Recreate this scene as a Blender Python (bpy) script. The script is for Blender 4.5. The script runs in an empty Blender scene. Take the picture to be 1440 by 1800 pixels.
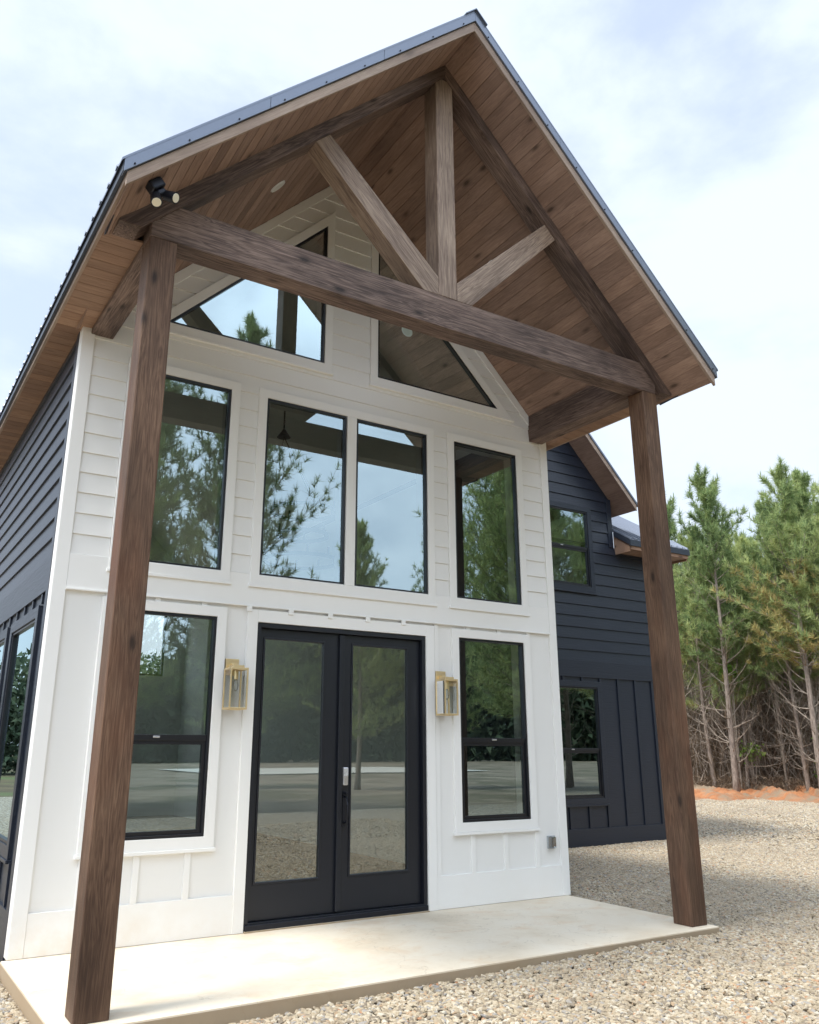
import bpy, bmesh, math, random
import numpy as np
from mathutils import Vector, Matrix
R = math.radians
scene = bpy.context.scene
COL = scene.collection

# ------------------------------------------------------------------ camera
CAM = Vector((-1.3051, -7.3772, 1.5258))
yaw, pitch, roll = R(31.892), R(16.931), R(0.224)
fwd = Vector((math.sin(yaw)*math.cos(pitch), math.cos(yaw)*math.cos(pitch), math.sin(pitch)))
rt = Vector((math.cos(yaw), -math.sin(yaw), 0)); up = rt.cross(fwd)
rt2 = rt*math.cos(roll) + up*math.sin(roll); up2 = -rt*math.sin(roll) + up*math.cos(roll)
cd = bpy.data.cameras.new('camera'); cam = bpy.data.objects.new('camera', cd); COL.objects.link(cam)
cam.matrix_world = Matrix(((rt2.x, up2.x, -fwd.x, CAM.x), (rt2.y, up2.y, -fwd.y, CAM.y), (rt2.z, up2.z, -fwd.z, CAM.z), (0, 0, 0, 1)))
cd.sensor_fit = 'HORIZONTAL'; cd.sensor_width = 36; cd.lens = 36*1470.29/1440
cd.shift_x = (720-680.2)/1440; cd.shift_y = (864.9-900)/1440
cd.clip_start = .05; cd.clip_end = 2000
scene.camera = cam

# ------------------------------------------------------------------ world, sun, exposure
SUN_EL, SUN_AZ = R(61), R(2)          # sun from the left (-x), a little to the front
w = bpy.data.worlds.new('World'); scene.world = w; w.use_nodes = True
nt = w.node_tree; nt.nodes.clear()
def N(nt, t, **k):
    n = nt.nodes.new(t)
    for a, b in k.items():
        if a in ('ops',): continue
        setattr(n, a, b)
    return n
def L(nt, a, b): nt.links.new(a, b)
out = N(nt, 'ShaderNodeOutputWorld'); bg = N(nt, 'ShaderNodeBackground')
sky = N(nt, 'ShaderNodeTexSky', sky_type='NISHITA', sun_disc=False, sun_elevation=SUN_EL, sun_rotation=R(-90)-SUN_AZ, air_density=1.0, dust_density=1.6, ozone_density=1.2)
tc = N(nt, 'ShaderNodeTexCoord'); mp = N(nt, 'ShaderNodeMapping'); mp.inputs['Scale'].default_value = (1.25, 1.25, 2.3); mp.inputs['Location'].default_value = (.35, .2, .1)
L(nt, tc.outputs['Generated'], mp.inputs['Vector'])
nz = N(nt, 'ShaderNodeTexNoise'); nz.inputs['Scale'].default_value = 2.6; nz.inputs['Detail'].default_value = 7; nz.inputs['Roughness'].default_value = .55; nz.inputs['Distortion'].default_value = .15
L(nt, mp.outputs[0], nz.inputs['Vector'])
cr = N(nt, 'ShaderNodeValToRGB'); cr.color_ramp.interpolation = 'EASE'
cr.color_ramp.elements[0].position = .36; cr.color_ramp.elements[0].color = (.6, .6, .6, 1)
cr.color_ramp.elements[1].position = .62; cr.color_ramp.elements[1].color = (1, 1, 1, 1)
L(nt, nz.outputs['Fac'], cr.inputs[0])
# cloud deck made brighter behind the camera, to lift the front wall and reflections
sd = Vector((-.42, -.75, .55)).normalized()
dt = N(nt, 'ShaderNodeVectorMath', operation='DOT_PRODUCT'); dt.inputs[1].default_value = sd
L(nt, tc.outputs['Generated'], dt.inputs[0])
mr = N(nt, 'ShaderNodeMapRange'); mr.inputs['From Min'].default_value = .15; mr.inputs['From Max'].default_value = 1; mr.inputs['To Min'].default_value = .79; mr.inputs['To Max'].default_value = 2.3
L(nt, dt.outputs['Value'], mr.inputs['Value'])
cc = N(nt, 'ShaderNodeVectorMath', operation='SCALE'); cc.inputs[0].default_value = (4.75, 5.3, 6.1)
L(nt, mr.outputs[0], cc.inputs['Scale'])
mx = N(nt, 'ShaderNodeMix', data_type='RGBA')
L(nt, cr.outputs[0], mx.inputs['Factor']); L(nt, sky.outputs[0], mx.inputs['A']); L(nt, cc.outputs[0], mx.inputs['B'])
L(nt, mx.outputs['Result'], bg.inputs[0]); bg.inputs[1].default_value = .1
L(nt, bg.outputs[0], out.inputs[0])
sl = bpy.data.lights.new('sun', 'SUN'); sl.energy = 1.7; sl.angle = R(13); sl.color = (1, .95, .86)
so = bpy.data.objects.new('sun', sl); COL.objects.link(so)
sdir = Vector((-math.cos(SUN_EL)*math.cos(SUN_AZ), -math.cos(SUN_EL)*math.sin(SUN_AZ), math.sin(SUN_EL)))
so.rotation_euler = sdir.to_track_quat('Z', 'Y').to_euler(); so.location = (-20, 0, 30)
scene.view_settings.view_transform = 'Standard'; scene.view_settings.look = 'None'
scene.view_settings.exposure = 1.34; scene.view_settings.gamma = 1
scene.render.engine = 'CYCLES'
cy = scene.cycles
cy.max_bounces = 8; cy.diffuse_bounces = 4; cy.glossy_bounces = 4; cy.transmission_bounces = 4; cy.transparent_max_bounces = 12
cy.use_denoising = True; cy.caustics_reflective = False; cy.caustics_refractive = False
try: cy.denoiser = 'OPENIMAGEDENOISE'
except Exception: pass

# ------------------------------------------------------------------ object helpers
WM = {}
def _put(o, parent, M):
    COL.objects.link(o)
    if parent is not None:
        o.parent = parent; o.matrix_local = WM[parent.name].inverted() @ M
    else: o.matrix_world = M
    WM[o.name] = M.copy()
def tag(o, label=None, cat=None, group=None, kind=None):
    for k, v in (('label', label), ('category', cat), ('group', group), ('kind', kind)):
        if v: o[k] = v
    return o
def thing(name, label, cat, loc=(0, 0, 0), group=None):
    o = bpy.data.objects.new(name, None); o.empty_display_size = .2
    _put(o, None, Matrix.Translation(loc)); return tag(o, label, cat, group)
I4 = Matrix.Identity(4)
class MB:
    def __init__(s): s.v = []; s.f = []
    def add(s, vs, fs):
        b = len(s.v); s.v += [tuple(v) for v in vs]; s.f += [tuple(b+i for i in f) for f in fs]; return s
    def box(s, x0, x1, y0, y1, z0, z1):
        return s.add([(x0,y0,z0),(x1,y0,z0),(x1,y1,z0),(x0,y1,z0),(x0,y0,z1),(x1,y0,z1),(x1,y1,z1),(x0,y1,z1)],
                     [(0,3,2,1),(4,5,6,7),(0,1,5,4),(1,2,6,5),(2,3,7,6),(3,0,4,7)])
    def prism(s, poly, y0, y1):           # poly in (x,z), CCW seen from -y
        n = len(poly)
        return s.add([(x, y0, z) for x, z in poly]+[(x, y1, z) for x, z in poly],
                     [tuple(range(n)), tuple(range(2*n-1, n-1, -1))]+[(i, i+n, (i+1) % n+n, (i+1) % n) for i in range(n)])
    def ring(s, outer, inner, y0, y1):
        n = len(outer)
        vs = [(x, y0, z) for x, z in outer]+[(x, y0, z) for x, z in inner]+[(x, y1, z) for x, z in outer]+[(x, y1, z) for x, z in inner]
        fs = []
        for i in range(n):
            j = (i+1) % n
            fs += [(i, j, n+j, n+i), (2*n+j, 2*n+i, 3*n+i, 3*n+j), (j, i, 2*n+i, 2*n+j), (n+i, n+j, 3*n+j, 3*n+i)]
        return s.add(vs, fs)
    def tube(s, pts, rads, k=8, cap=True):
        pts = [Vector(p) for p in pts]; base = len(s.v); prev = None
        for i, p in enumerate(pts):
            d = (pts[min(i+1, len(pts)-1)]-pts[max(i-1, 0)]).normalized()
            a = Vector((0, 0, 1)) if abs(d.z) < .9 else Vector((1, 0, 0))
            u = d.cross(a).normalized(); v = d.cross(u)
            r = rads[i] if hasattr(rads, '__len__') else rads
            for q in range(k):
                t = 2*math.pi*q/k; c = p+u*(r*math.cos(t))+v*(r*math.sin(t)); s.v.append(tuple(c))
        for i in range(len(pts)-1):
            for q in range(k):
                a = base+i*k+q; b = base+i*k+(q+1) % k
                s.f.append((a, b, b+k, a+k))
        if cap:
            s.f.append(tuple(base+q for q in range(k))[::-1]); s.f.append(tuple(base+(len(pts)-1)*k+q for q in range(k)))
        return s
    def hexa(s, a, b):                    # two quads a (4 pts) -> b (4 pts)
        return s.add(list(a)+list(b), [(0,1,2,3),(7,6,5,4),(0,4,5,1),(1,5,6,2),(2,6,7,3),(3,7,4,0)])
    def build(s, name, mat, parent=None, M=I4, ML=None, bevel=0, smooth=False, label=None):
        # M: frame the vertices are written in; ML: local frame of the object (defaults to M)
        if ML is None: ML = M
        me = bpy.data.meshes.new(name)
        T = ML.inverted() @ M
        vs = s.v if (T - I4).median_scale == 0 and T == I4 else [tuple(T @ Vector(v)) for v in s.v]
        me.from_pydata(vs, [], s.f); me.update()
        bm = bmesh.new(); bm.from_mesh(me); bmesh.ops.recalc_face_normals(bm, faces=bm.faces); bm.to_mesh(me); bm.free()
        if smooth:
            for p in me.polygons: p.use_smooth = True
        me.materials.append(mat)
        o = bpy.data.objects.new(name, me); _put(o, parent, ML)
        if bevel:
            m = o.modifiers.new('bevel', 'BEVEL'); m.width = bevel; m.segments = 2; m.limit_method = 'ANGLE'; m.harden_normals = False
        if label: o['label'] = label
        return o

# ------------------------------------------------------------------ materials
def mat(name):
    m = bpy.data.materials.new(name); m.use_nodes = True; n = m.node_tree; b = n.nodes['Principled BSDF']; return m, n, b
def ramp(n, fac, stops, interp='LINEAR'):
    r = N(n, 'ShaderNodeValToRGB'); r.color_ramp.interpolation = interp
    e = r.color_ramp.elements
    while len(e) < len(stops): e.new(.5)
    for q, (p, c) in zip(e, stops): q.position = p; q.color = (*c, 1) if len(c) == 3 else c
    L(n, fac, r.inputs[0]); return r.outputs[0]
def coords(n, scale=(1, 1, 1), kind='Object', off=None):
    t = N(n, 'ShaderNodeTexCoord'); m = N(n, 'ShaderNodeMapping'); m.inputs['Scale'].default_value = scale
    L(n, t.outputs[kind], m.inputs['Vector'])
    if off is not None: L(n, off, m.inputs['Location'])
    return m.outputs[0]
def noise(n, vec, scale, detail=4, rough=.55, dist=0):
    t = N(n, 'ShaderNodeTexNoise'); t.inputs['Scale'].default_value = scale; t.inputs['Detail'].default_value = detail
    t.inputs['Roughness'].default_value = rough; t.inputs['Distortion'].default_value = dist; L(n, vec, t.inputs['Vector']); return t.outputs['Fac']
def mixc(n, fac, a, b, mode='MIX'):
    m = N(n, 'ShaderNodeMix', data_type='RGBA', blend_type=mode)
    for s, v in (('Factor', fac), ('A', a), ('B', b)):
        if hasattr(v, 'links'): L(n, v, m.inputs[s])
        elif isinstance(v, (int, float)): m.inputs[s].default_value = v
        else: m.inputs[s].default_value = (*v, 1)
    return m.outputs['Result']
def math_(n, op, a, b=None, c=None):
    m = N(n, 'ShaderNodeMath', operation=op)
    for i, v in enumerate((a, b, c)):
        if v is None: continue
        if hasattr(v, 'links'): L(n, v, m.inputs[i])
        else: m.inputs[i].default_value = v
    return m.outputs[0]
def bump(n, b, h, strength=.3, dist=.01):
    u = N(n, 'ShaderNodeBump'); u.inputs['Strength'].default_value = strength; u.inputs['Distance'].default_value = dist
    L(n, h, u.inputs['Height']); L(n, u.outputs[0], b.inputs['Normal'])

def paint(name, col, rough=.55, grain=.12, dirt=None, axis=0, spec=.4):
    m, n, b = mat(name)
    sc = [28, 28, 28]; sc[axis] = 2.2
    g = noise(n, coords(n, sc), 1.6, 6, .6, .4)
    big = noise(n, coords(n), .9, 3)
    c = mixc(n, math_(n, 'MULTIPLY', big, .35), col, tuple(x*.86 for x in col))
    if dirt:
        geo = N(n, 'ShaderNodeNewGeometry'); sep = N(n, 'ShaderNodeSeparateXYZ'); L(n, geo.outputs['Position'], sep.inputs[0])
        mz = N(n, 'ShaderNodeMapRange'); mz.inputs['From Min'].default_value = .02; mz.inputs['From Max'].default_value = .42; mz.inputs['To Min'].default_value = 1; mz.inputs['To Max'].default_value = 0
        L(n, sep.outputs['Z'], mz.inputs['Value'])
        mxx = N(n, 'ShaderNodeMapRange'); mxx.inputs['From Min'].default_value = 0; mxx.inputs['From Max'].default_value = 2.2; mxx.inputs['To Min'].default_value = 1; mxx.inputs['To Max'].default_value = .15
        L(n, sep.outputs['X'], mxx.inputs['Value'])
        spl = noise(n, coords(n, (1, 1, 1)), 3.5, 6, .65)
        f = math_(n, 'MULTIPLY', math_(n, 'MULTIPLY', mz.outputs[0], mxx.outputs[0]), ramp(n, spl, [(.35, (0, 0, 0)), (.75, (1, 1, 1))]))
        c = mixc(n, math_(n, 'MULTIPLY', f, .55), c, dirt)
    L(n, c, b.inputs['Base Color']); b.inputs['Roughness'].default_value = rough; b.inputs['Specular IOR Level'].default_value = spec
    bump(n, b, g, grain, .004)
    return m
WHITE = paint('white_paint', (.80, .79, .765), .5, .14, dirt=(.62, .42, .22))
TRIMW = paint('white_trim_paint', (.84, .83, .805), .45, .06, dirt=(.62, .45, .26))
NAVY = paint('black_siding_paint', (.0135, .0185, .031), .38, 1.0, spec=.5)
BLACKF = paint('black_frame_paint', (.008, .009, .013), .35, .03, spec=.5)
DOORB = paint('black_door_paint', (.0075, .0095, .0155), .38, .08, axis=2, spec=.5)
INTW = paint('interior_white', (.84, .85, .82), .7, .02)

def wood(name, dark, mid, light, plank=False, axis=0, rough=.6, knots=1.0, tint=None, bs=.35):
    m, n, b = mat(name)
    oi = N(n, 'ShaderNodeObjectInfo'); geo = N(n, 'ShaderNodeNewGeometry')
    rnd = geo.outputs['Random Per Island'] if plank else oi.outputs['Random']
    off = N(n, 'ShaderNodeCombineXYZ')
    for i, k in enumerate((37., 53., 71.)): L(n, math_(n, 'MULTIPLY', rnd, k), off.inputs[i])
    sc = [13., 13., 13.]; sc[axis] = .75
    v = coords(n, sc, off=off.outputs[0])
    sc2 = [90., 90., 90.]; sc2[axis] = 3.5
    v2 = coords(n, sc2, off=off.outputs[0])
    sc3 = [2.2, 2.2, 2.2]; sc3[axis] = .8
    v3 = coords(n, sc3, off=off.outputs[0])
    warp = noise(n, v3, 2.0, 3, .5)
    gr = N(n, 'ShaderNodeTexNoise'); gr.inputs['Scale'].default_value = 1.3; gr.inputs['Detail'].default_value = 5; gr.inputs['Distortion'].default_value = .9; L(n, v, gr.inputs['Vector'])
    rings = math_(n, 'FRACT', math_(n, 'MULTIPLY', gr.outputs['Fac'], 9.0))
    rings = math_(n, 'ABSOLUTE', math_(n, 'SUBTRACT', rings, .5))
    fine = noise(n, v2, 1.0, 4, .6)
    t = math_(n, 'ADD', math_(n, 'MULTIPLY', rings, .5), math_(n, 'MULTIPLY', fine, .75))
    t = math_(n, 'ADD', t, math_(n, 'MULTIPLY', warp, .45))
    c = ramp(n, math_(n, 'MULTIPLY', t, .85), [(.22, dark), (.52, mid), (.86, light)])
    # stain patches
    patch = noise(n, v3, .9, 5, .6)
    c = mixc(n, ramp(n, patch, [(.42, (0, 0, 0)), (.7, (.75, .75, .75))]), c, dark)
    if tint:
        red = noise(n, v3, .55, 4, .6)
        c = mixc(n, ramp(n, red, [(.48, (0, 0, 0)), (.66, (.7, .7, .7))]), c, tint)
    # knots
    vo = N(n, 'ShaderNodeTexVoronoi'); vo.inputs['Scale'].default_value = 1.0
    sk = [4.6, 4.6, 4.6]; sk[axis] = 1.9
    L(n, coords(n, sk, off=off.outputs[0]), vo.inputs['Vector'])
    kn = ramp(n, vo.outputs['Distance'], [(.05, (1, 1, 1)), (.13, (.25, .25, .25)), (.2, (0, 0, 0))])
    c = mixc(n, math_(n, 'MULTIPLY', kn, .8*knots), c, tuple(x*.3 for x in dark))
    if plank:
        c = mixc(n, .55, c, ramp(n, rnd, [(0, (.68, .66, .66)), (.5, (1, 1, 1)), (1, (1.22, 1.18, 1.12))]), 'MULTIPLY')
    L(n, c, b.inputs['Base Color']); b.inputs['Roughness'].default_value = rough; b.inputs['Specular IOR Level'].default_value = .3
    bump(n, b, t, bs, .006)
    return m
BEAM = wood('stained_beam', (.026, .018, .017), (.105, .070, .058), (.31, .22, .18), bs=.7)
POSTW = wood('stained_post', (.034, .019, .013), (.098, .054, .034), (.21, .127, .08), tint=(.15, .062, .032), axis=2, bs=.5)
LIGHTW = wood('pale_stained_beam', (.075, .05, .04), (.25, .18, .14), (.50, .39, .30), knots=.5, bs=.7)
SOFY = wood('soffit_planks', (.155, .10, .078), (.285, .19, .15), (.41, .285, .225), plank=True, axis=1)
SOFX = wood('eave_planks', (.16, .092, .062), (.30, .185, .125), (.40, .26, .18), plank=True, axis=0)
FASC = wood('fascia_board', (.17, .12, .095), (.32, .24, .19), (.44, .34, .27), knots=.5)

def metal(name, col, rough, met=.9):
    m, n, b = mat(name); b.inputs['Base Color'].default_value = (*col, 1); b.inputs['Metallic'].default_value = met; 
    v = noise(n, coords(n), 14, 3); L(n, math_(n, 'ADD', math_(n, 'MULTIPLY', v, .12), rough-.06), b.inputs['Roughness']); return m
ROOFM = metal('dark_roof_metal', (.16, .185, .235), .32, .55)
DRIP = metal('dark_drip_edge', (.05, .06, .08), .35, .4)
BRASS = metal('brushed_brass', (.82, .64, .37), .38)
DARKM = metal('black_hardware', (.02, .022, .03), .35, .6)
SILVER = metal('keypad_nickel', (.6, .6, .62), .3)
BRONZE = metal('threshold_bronze', (.10, .07, .05), .4, .5)

def glass(name, trans, gl, f0=.36, k=.5):
    m = bpy.data.materials.new(name); m.use_nodes = True; n = m.node_tree; n.nodes.clear()
    o = N(n, 'ShaderNodeOutputMaterial'); mx = N(n, 'ShaderNodeMixShader'); t = N(n, 'ShaderNodeBsdfTransparent'); g = N(n, 'ShaderNodeBsdfGlossy')
    t.inputs[0].default_value = (*trans, 1); g.inputs[0].default_value = (*gl, 1); g.inputs['Roughness'].default_value = 0
    fr = N(n, 'ShaderNodeFresnel'); fr.inputs[0].default_value = 1.5
    f = math_(n, 'MINIMUM', math_(n, 'ADD', math_(n, 'MULTIPLY', fr.outputs[0], k*2), f0), .95)
    w_ = noise(n, coords(n), .8, 2); u = N(n, 'ShaderNodeBump'); u.inputs['Strength'].default_value = .02; u.inputs['Distance'].default_value = .02; L(n, w_, u.inputs['Height']); L(n, u.outputs[0], g.inputs['Normal'])
    L(n, f, mx.inputs[0]); L(n, t.outputs[0], mx.inputs[1]); L(n, g.outputs[0], mx.inputs[2]); L(n, mx.outputs[0], o.inputs[0]); return m
GLASS = glass('window_glass', (.88, .97, .94), (.76, .93, .97), .29)
DGLASS = glass('door_glass', (.90, .97, .92), (.86, .92, .9), .24)
CLEAR = glass('lantern_glass', (.97, .98, .97), (.9, .9, .9), .03)

def concrete():
    m, n, b = mat('cream_concrete'); v = coords(n)
    a = noise(n, v, 1.3, 6, .6); c = ramp(n, a, [(.3, (.62, .53, .40)), (.5, (.72, .64, .51)), (.7, (.74, .68, .57))])
    s = noise(n, coords(n, (1, 1.6, 1)), 2.1, 7, .7, .5); c = mixc(n, ramp(n, s, [(.52, (0, 0, 0)), (.72, (.5, .5, .5))]), c, (.62, .42, .24))
    s2 = noise(n, v, 30, 4, .6); c = mixc(n, math_(n, 'MULTIPLY', s2, .14), c, (.35, .3, .24))
    vc = N(n, 'ShaderNodeTexVoronoi', feature='DISTANCE_TO_EDGE'); vc.inputs['Scale'].default_value = .55
    wv = N(n, 'ShaderNodeVectorMath', operation='ADD'); nn_ = N(n, 'ShaderNodeTexNoise'); nn_.inputs['Scale'].default_value = 3; nn_.inputs['Detail'].default_value = 5; L(n, v, nn_.inputs['Vector']); L(n, v, wv.inputs[0]); L(n, nn_.outputs['Color'], wv.inputs[1]); L(n, wv.outputs[0], vc.inputs['Vector'])
    c = mixc(n, math_(n, 'MULTIPLY', ramp(n, vc.outputs['Distance'], [(0, (1, 1, 1)), (.0035, (0, 0, 0))]), .35), c, (.30, .24, .17))
    sp_ = noise(n, coords(n, (1.5, 1, 1)), 5.5, 8, .75, 1.); c = mixc(n, ramp(n, sp_, [(.56, (0, 0, 0)), (.7, (.4, .4, .4))]), c, (.50, .41, .30))
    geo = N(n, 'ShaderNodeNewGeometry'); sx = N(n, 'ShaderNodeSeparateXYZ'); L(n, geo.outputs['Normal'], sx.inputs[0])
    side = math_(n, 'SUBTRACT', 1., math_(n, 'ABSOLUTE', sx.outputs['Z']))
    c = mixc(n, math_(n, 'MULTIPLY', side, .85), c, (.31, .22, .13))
    L(n, c, b.inputs['Base Color']); b.inputs['Roughness'].default_value = .8; bump(n, b, s2, .15, .004); return m
CONC = concrete()

def gravel_ground():
    m, n, b = mat('gravel_ground'); v = coords(n)
    vo = N(n, 'ShaderNodeTexVoronoi'); vo.inputs['Scale'].default_value = 24; L(n, v, vo.inputs['Vector'])
    rc = N(n, 'ShaderNodeSeparateColor'); L(n, vo.outputs['Color'], rc.inputs[0])
    c = ramp(n, rc.outputs[0], [(0, (.20, .165, .12)), (.3, (.36, .30, .22)), (.6, (.46, .40, .31)), (.85, (.56, .51, .43)), (1, (.30, .30, .31))])
    c = mixc(n, ramp(n, vo.outputs['Distance'], [(.45, (0, 0, 0)), (.75, (.85, .85, .85))]), c, (.09, .072, .052))
    big = noise(n, v, .35, 4); c = mixc(n, ramp(n, big, [(.5, (0, 0, 0)), (.75, (.5, .5, .5))]), c, (.30, .23, .15))
    L(n, c, b.inputs['Base Color']); b.inputs['Roughness'].default_value = .9
    h = math_(n, 'SUBTRACT', 1., vo.outputs['Distance']); bump(n, b, h, .9, .03); return m
GRAVG = gravel_ground()
def stone():
    m, n, b = mat('gravel_stones'); oi = N(n, 'ShaderNodeObjectInfo')
    c = ramp(n, oi.outputs['Random'], [(0, (.17, .14, .105)), (.14, (.33, .265, .18)), (.36, (.43, .36, .25)), (.6, (.50, .43, .32)), (.76, (.56, .52, .43)), (.85, (.27, .27, .27)), (.93, (.40, .27, .16)), (.985, (.42, .19, .09))], 'CONSTANT')
    s = noise(n, coords(n), 1.5, 4, .6); c = mixc(n, math_(n, 'MULTIPLY', s, .5), c, (.28, .22, .15))
    gp = N(n, 'ShaderNodeNewGeometry'); bg_ = noise(n, gp.outputs['Position'], .45, 5, .6, .5); c = mixc(n, ramp(n, bg_, [(.45, (0, 0, 0)), (.68, (.55, .55, .55))]), c, (.27, .225, .165))
    L(n, c, b.inputs['Base Color']); b.inputs['Roughness'].default_value = .75; return m
STONE = stone()
def earth(name, c0, c1, sc=2., c2=None, bs=.6):
    m, n, b = mat(name); v = coords(n); a = noise(n, v, sc, 8, .65); c = ramp(n, a, [(.35, c0), (.65, c1)])
    if c2: q = noise(n, v, sc*.4, 5, .6, .6); c = mixc(n, ramp(n, q, [(.46, (0, 0, 0)), (.6, (1, 1, 1))]), c, c2)
    L(n, c, b.inputs['Base Color']); b.inputs['Roughness'].default_value = .95; f = noise(n, v, sc*9, 6, .7); bump(n, b, f, bs, .05); return m
CLAY = earth('red_clay', (.30, .115, .045), (.48, .21, .09), 2.4, (.28, .21, .14), 1.)
GROUND = earth('ground_cover', (.07, .055, .03), (.15, .11, .06), .5, (.10, .12, .045))
ROADM = earth('pale_road', (.50, .48, .42), (.6, .58, .52), .6)
DIRT = earth('bare_dirt', (.17, .135, .095), (.31, .255, .19), .7, (.13, .115, .07))
FLOORI = wood('interior_floor', (.08, .05, .03), (.2, .13, .08), (.3, .2, .13), axis=1)

def foliage(name, c0, c1, c2, tw=.35):
    m = bpy.data.materials.new(name); m.use_nodes = True; n = m.node_tree; n.nodes.clear()
    o = N(n, 'ShaderNodeOutputMaterial'); d = N(n, 'ShaderNodeBsdfDiffuse'); t = N(n, 'ShaderNodeBsdfTranslucent'); mx = N(n, 'ShaderNodeMixShader'); mx.inputs[0].default_value = tw
    geo = N(n, 'ShaderNodeNewGeometry'); oi = N(n, 'ShaderNodeObjectInfo')
    off = N(n, 'ShaderNodeCombineXYZ'); L(n, math_(n, 'MULTIPLY', oi.outputs['Random'], 40.), off.inputs[0])
    a = noise(n, coords(n, off=off.outputs[0]), .7, 4)
    f = math_(n, 'ADD', math_(n, 'MULTIPLY', geo.outputs['Random Per Island'], .35), math_(n, 'MULTIPLY', a, .7))
    f = math_(n, 'ADD', f, math_(n, 'MULTIPLY', math_(n, 'SUBTRACT', oi.outputs['Random'], .5), .22))
    c = ramp(n, f, [(.3, c0), (.52, c1), (.75, c2)])
    L(n, c, d.inputs[0]); L(n, c, t.inputs[0]); L(n, d.outputs[0], mx.inputs[1]); L(n, t.outputs[0], mx.inputs[2]); L(n, mx.outputs[0], o.inputs[0]); return m
NEEDLE = foliage('pine_needles', (.15, .22, .10), (.33, .42, .18), (.56, .60, .27), .5)
FARW = foliage('far_foliage', (.06, .085, .055), (.10, .135, .085), (.16, .19, .12), .3)
BROWNN = foliage('browning_needles', (.24, .25, .09), (.40, .35, .14), (.50, .39, .18), .4)
LEAF = foliage('bright_leaves', (.08, .16, .03), (.18, .30, .06), (.36, .42, .14), .45)
def bark(name, c0, c1):
    m, n, b = mat(name); v = coords(n, (3, 3, .8)); a = noise(n, v, 5, 6, .7)
    c = ramp(n, a, [(.35, c0), (.65, c1)]); L(n, c, b.inputs['Base Color']); b.inputs['Roughness'].default_value = .9; bump(n, b, a, .6, .02); return m
BARK = bark('pine_bark', (.13, .10, .08), (.34, .28, .235)); TWIG = bark('dead_twigs', (.18, .145, .115), (.40, .34, .28))
STRAW = foliage('dry_straw', (.10, .07, .045), (.19, .14, .10), (.32, .25, .18), .2)

# ------------------------------------------------------------------ wall geometry tools (local frame: outward is -Y)
def span(poly, z):
    xs = []
    for (x0, z0), (x1, z1) in zip(poly, poly[1:]+poly[:1]):
        if (z0-z)*(z1-z) < 0: xs.append(x0+(x1-x0)*(z-z0)/(z1-z0))
    return (min(xs), max(xs)) if len(xs) >= 2 else None
def ivals(outer, holes, z):
    s = span(outer, z)
    if not s: return []
    cur = [s]
    for h in holes:
        q = span(h, z)
        if not q: continue
        nx = []
        for a, b in cur:
            if q[1] <= a or q[0] >= b: nx.append((a, b)); continue
            if q[0] > a: nx.append((a, q[0]))
            if q[1] < b: nx.append((q[1], b))
        cur = nx
    return [(a, b) for a, b in cur if b-a > 1e-4]
def bands(outer, holes, zs):
    z = sorted(set([round(p[1], 5) for p in outer]+[round(p[1], 5) for h in holes for p in h]+[round(q, 5) for q in zs]))
    # also split where slanted outlines meet holes
    res = []
    for a, b in zip(z[:-1], z[1:]):
        if b-a < 1e-4: continue
        sub = 1 if all(len(ivals(outer, holes, a+(b-a)*t)) == len(ivals(outer, holes, a+1e-5)) for t in (.25, .5, .75, .999)) else 12
        for k in range(sub):
            l = a+(b-a)*k/sub; h = a+(b-a)*(k+1)/sub
            e = (h-l)*1e-3
            A = ivals(outer, holes, l+e); B = ivals(outer, holes, h-e)
            if len(A) != len(B): A = B = ivals(outer, holes, (l+h)/2)
            for (a0, b0), (a1, b1) in zip(A, B): res.append((l, h, a0, b0, a1, b1))
    return res
def wall_body(outer, holes, y0, y1):
    m = MB()
    for l, h, a0, b0, a1, b1 in bands(outer, holes, []):
        m.add([(a0, y0, l), (b0, y0, l), (b1, y0, h), (a1, y0, h)], [(0, 1, 2, 3)])
        m.add([(a0, y1, l), (b0, y1, l), (b1, y1, h), (a1, y1, h)], [(3, 2, 1, 0)])
    for p in holes+[outer]:
        for (xa, za), (xb, zb) in zip(p, p[1:]+p[:1]):
            m.add([(xa, y0, za), (xb, y0, zb), (xb, y1, zb), (xa, y1, za)], [(0, 1, 2, 3)])
    return m
def siding(outer, holes, z0, pitch, n, lip=.014, back=.004):
    m = MB(); zs = [z0+pitch*k for k in range(n+1)]
    for l, h, a0, b0, a1, b1 in bands(outer, holes, zs):
        k = math.floor((l-z0)/pitch+1e-3)
        if k < 0: continue
        bz = z0+k*pitch
        y = lambda z: -(back+lip*(1-(z-bz)/pitch))
        yl, yh = y(l), y(h)
        m.add([(a0, yl, l), (b0, yl, l), (b1, yh, h), (a1, yh, h)], [(0, 1, 2, 3)])
        m.add([(a0, yl, l), (b0, yl, l), (b0, 0.002, l), (a0, 0.002, l)], [(3, 2, 1, 0)])
    return m
def offset(poly, d):                      # convex CCW polygon, d>0 grows
    n = len(poly); res = []
    for i in range(n):
        p0, p1, p2 = [Vector(poly[(i+k) % n]) for k in (-1, 0, 1)]
        e1 = (p1-p0).normalized(); e2 = (p2-p1).normalized()
        n1 = Vector((e1.y, -e1.x)); n2 = Vector((e2.y, -e2.x))
        k = d/(1+n1.dot(n2)); q = p1+(n1+n2)*k; res.append((q.x, q.y))
    return res
def rect(x0, x1, z0, z1): return [(x0, z0), (x1, z0), (x1, z1), (x0, z1)]
def tz(a): return a
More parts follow.
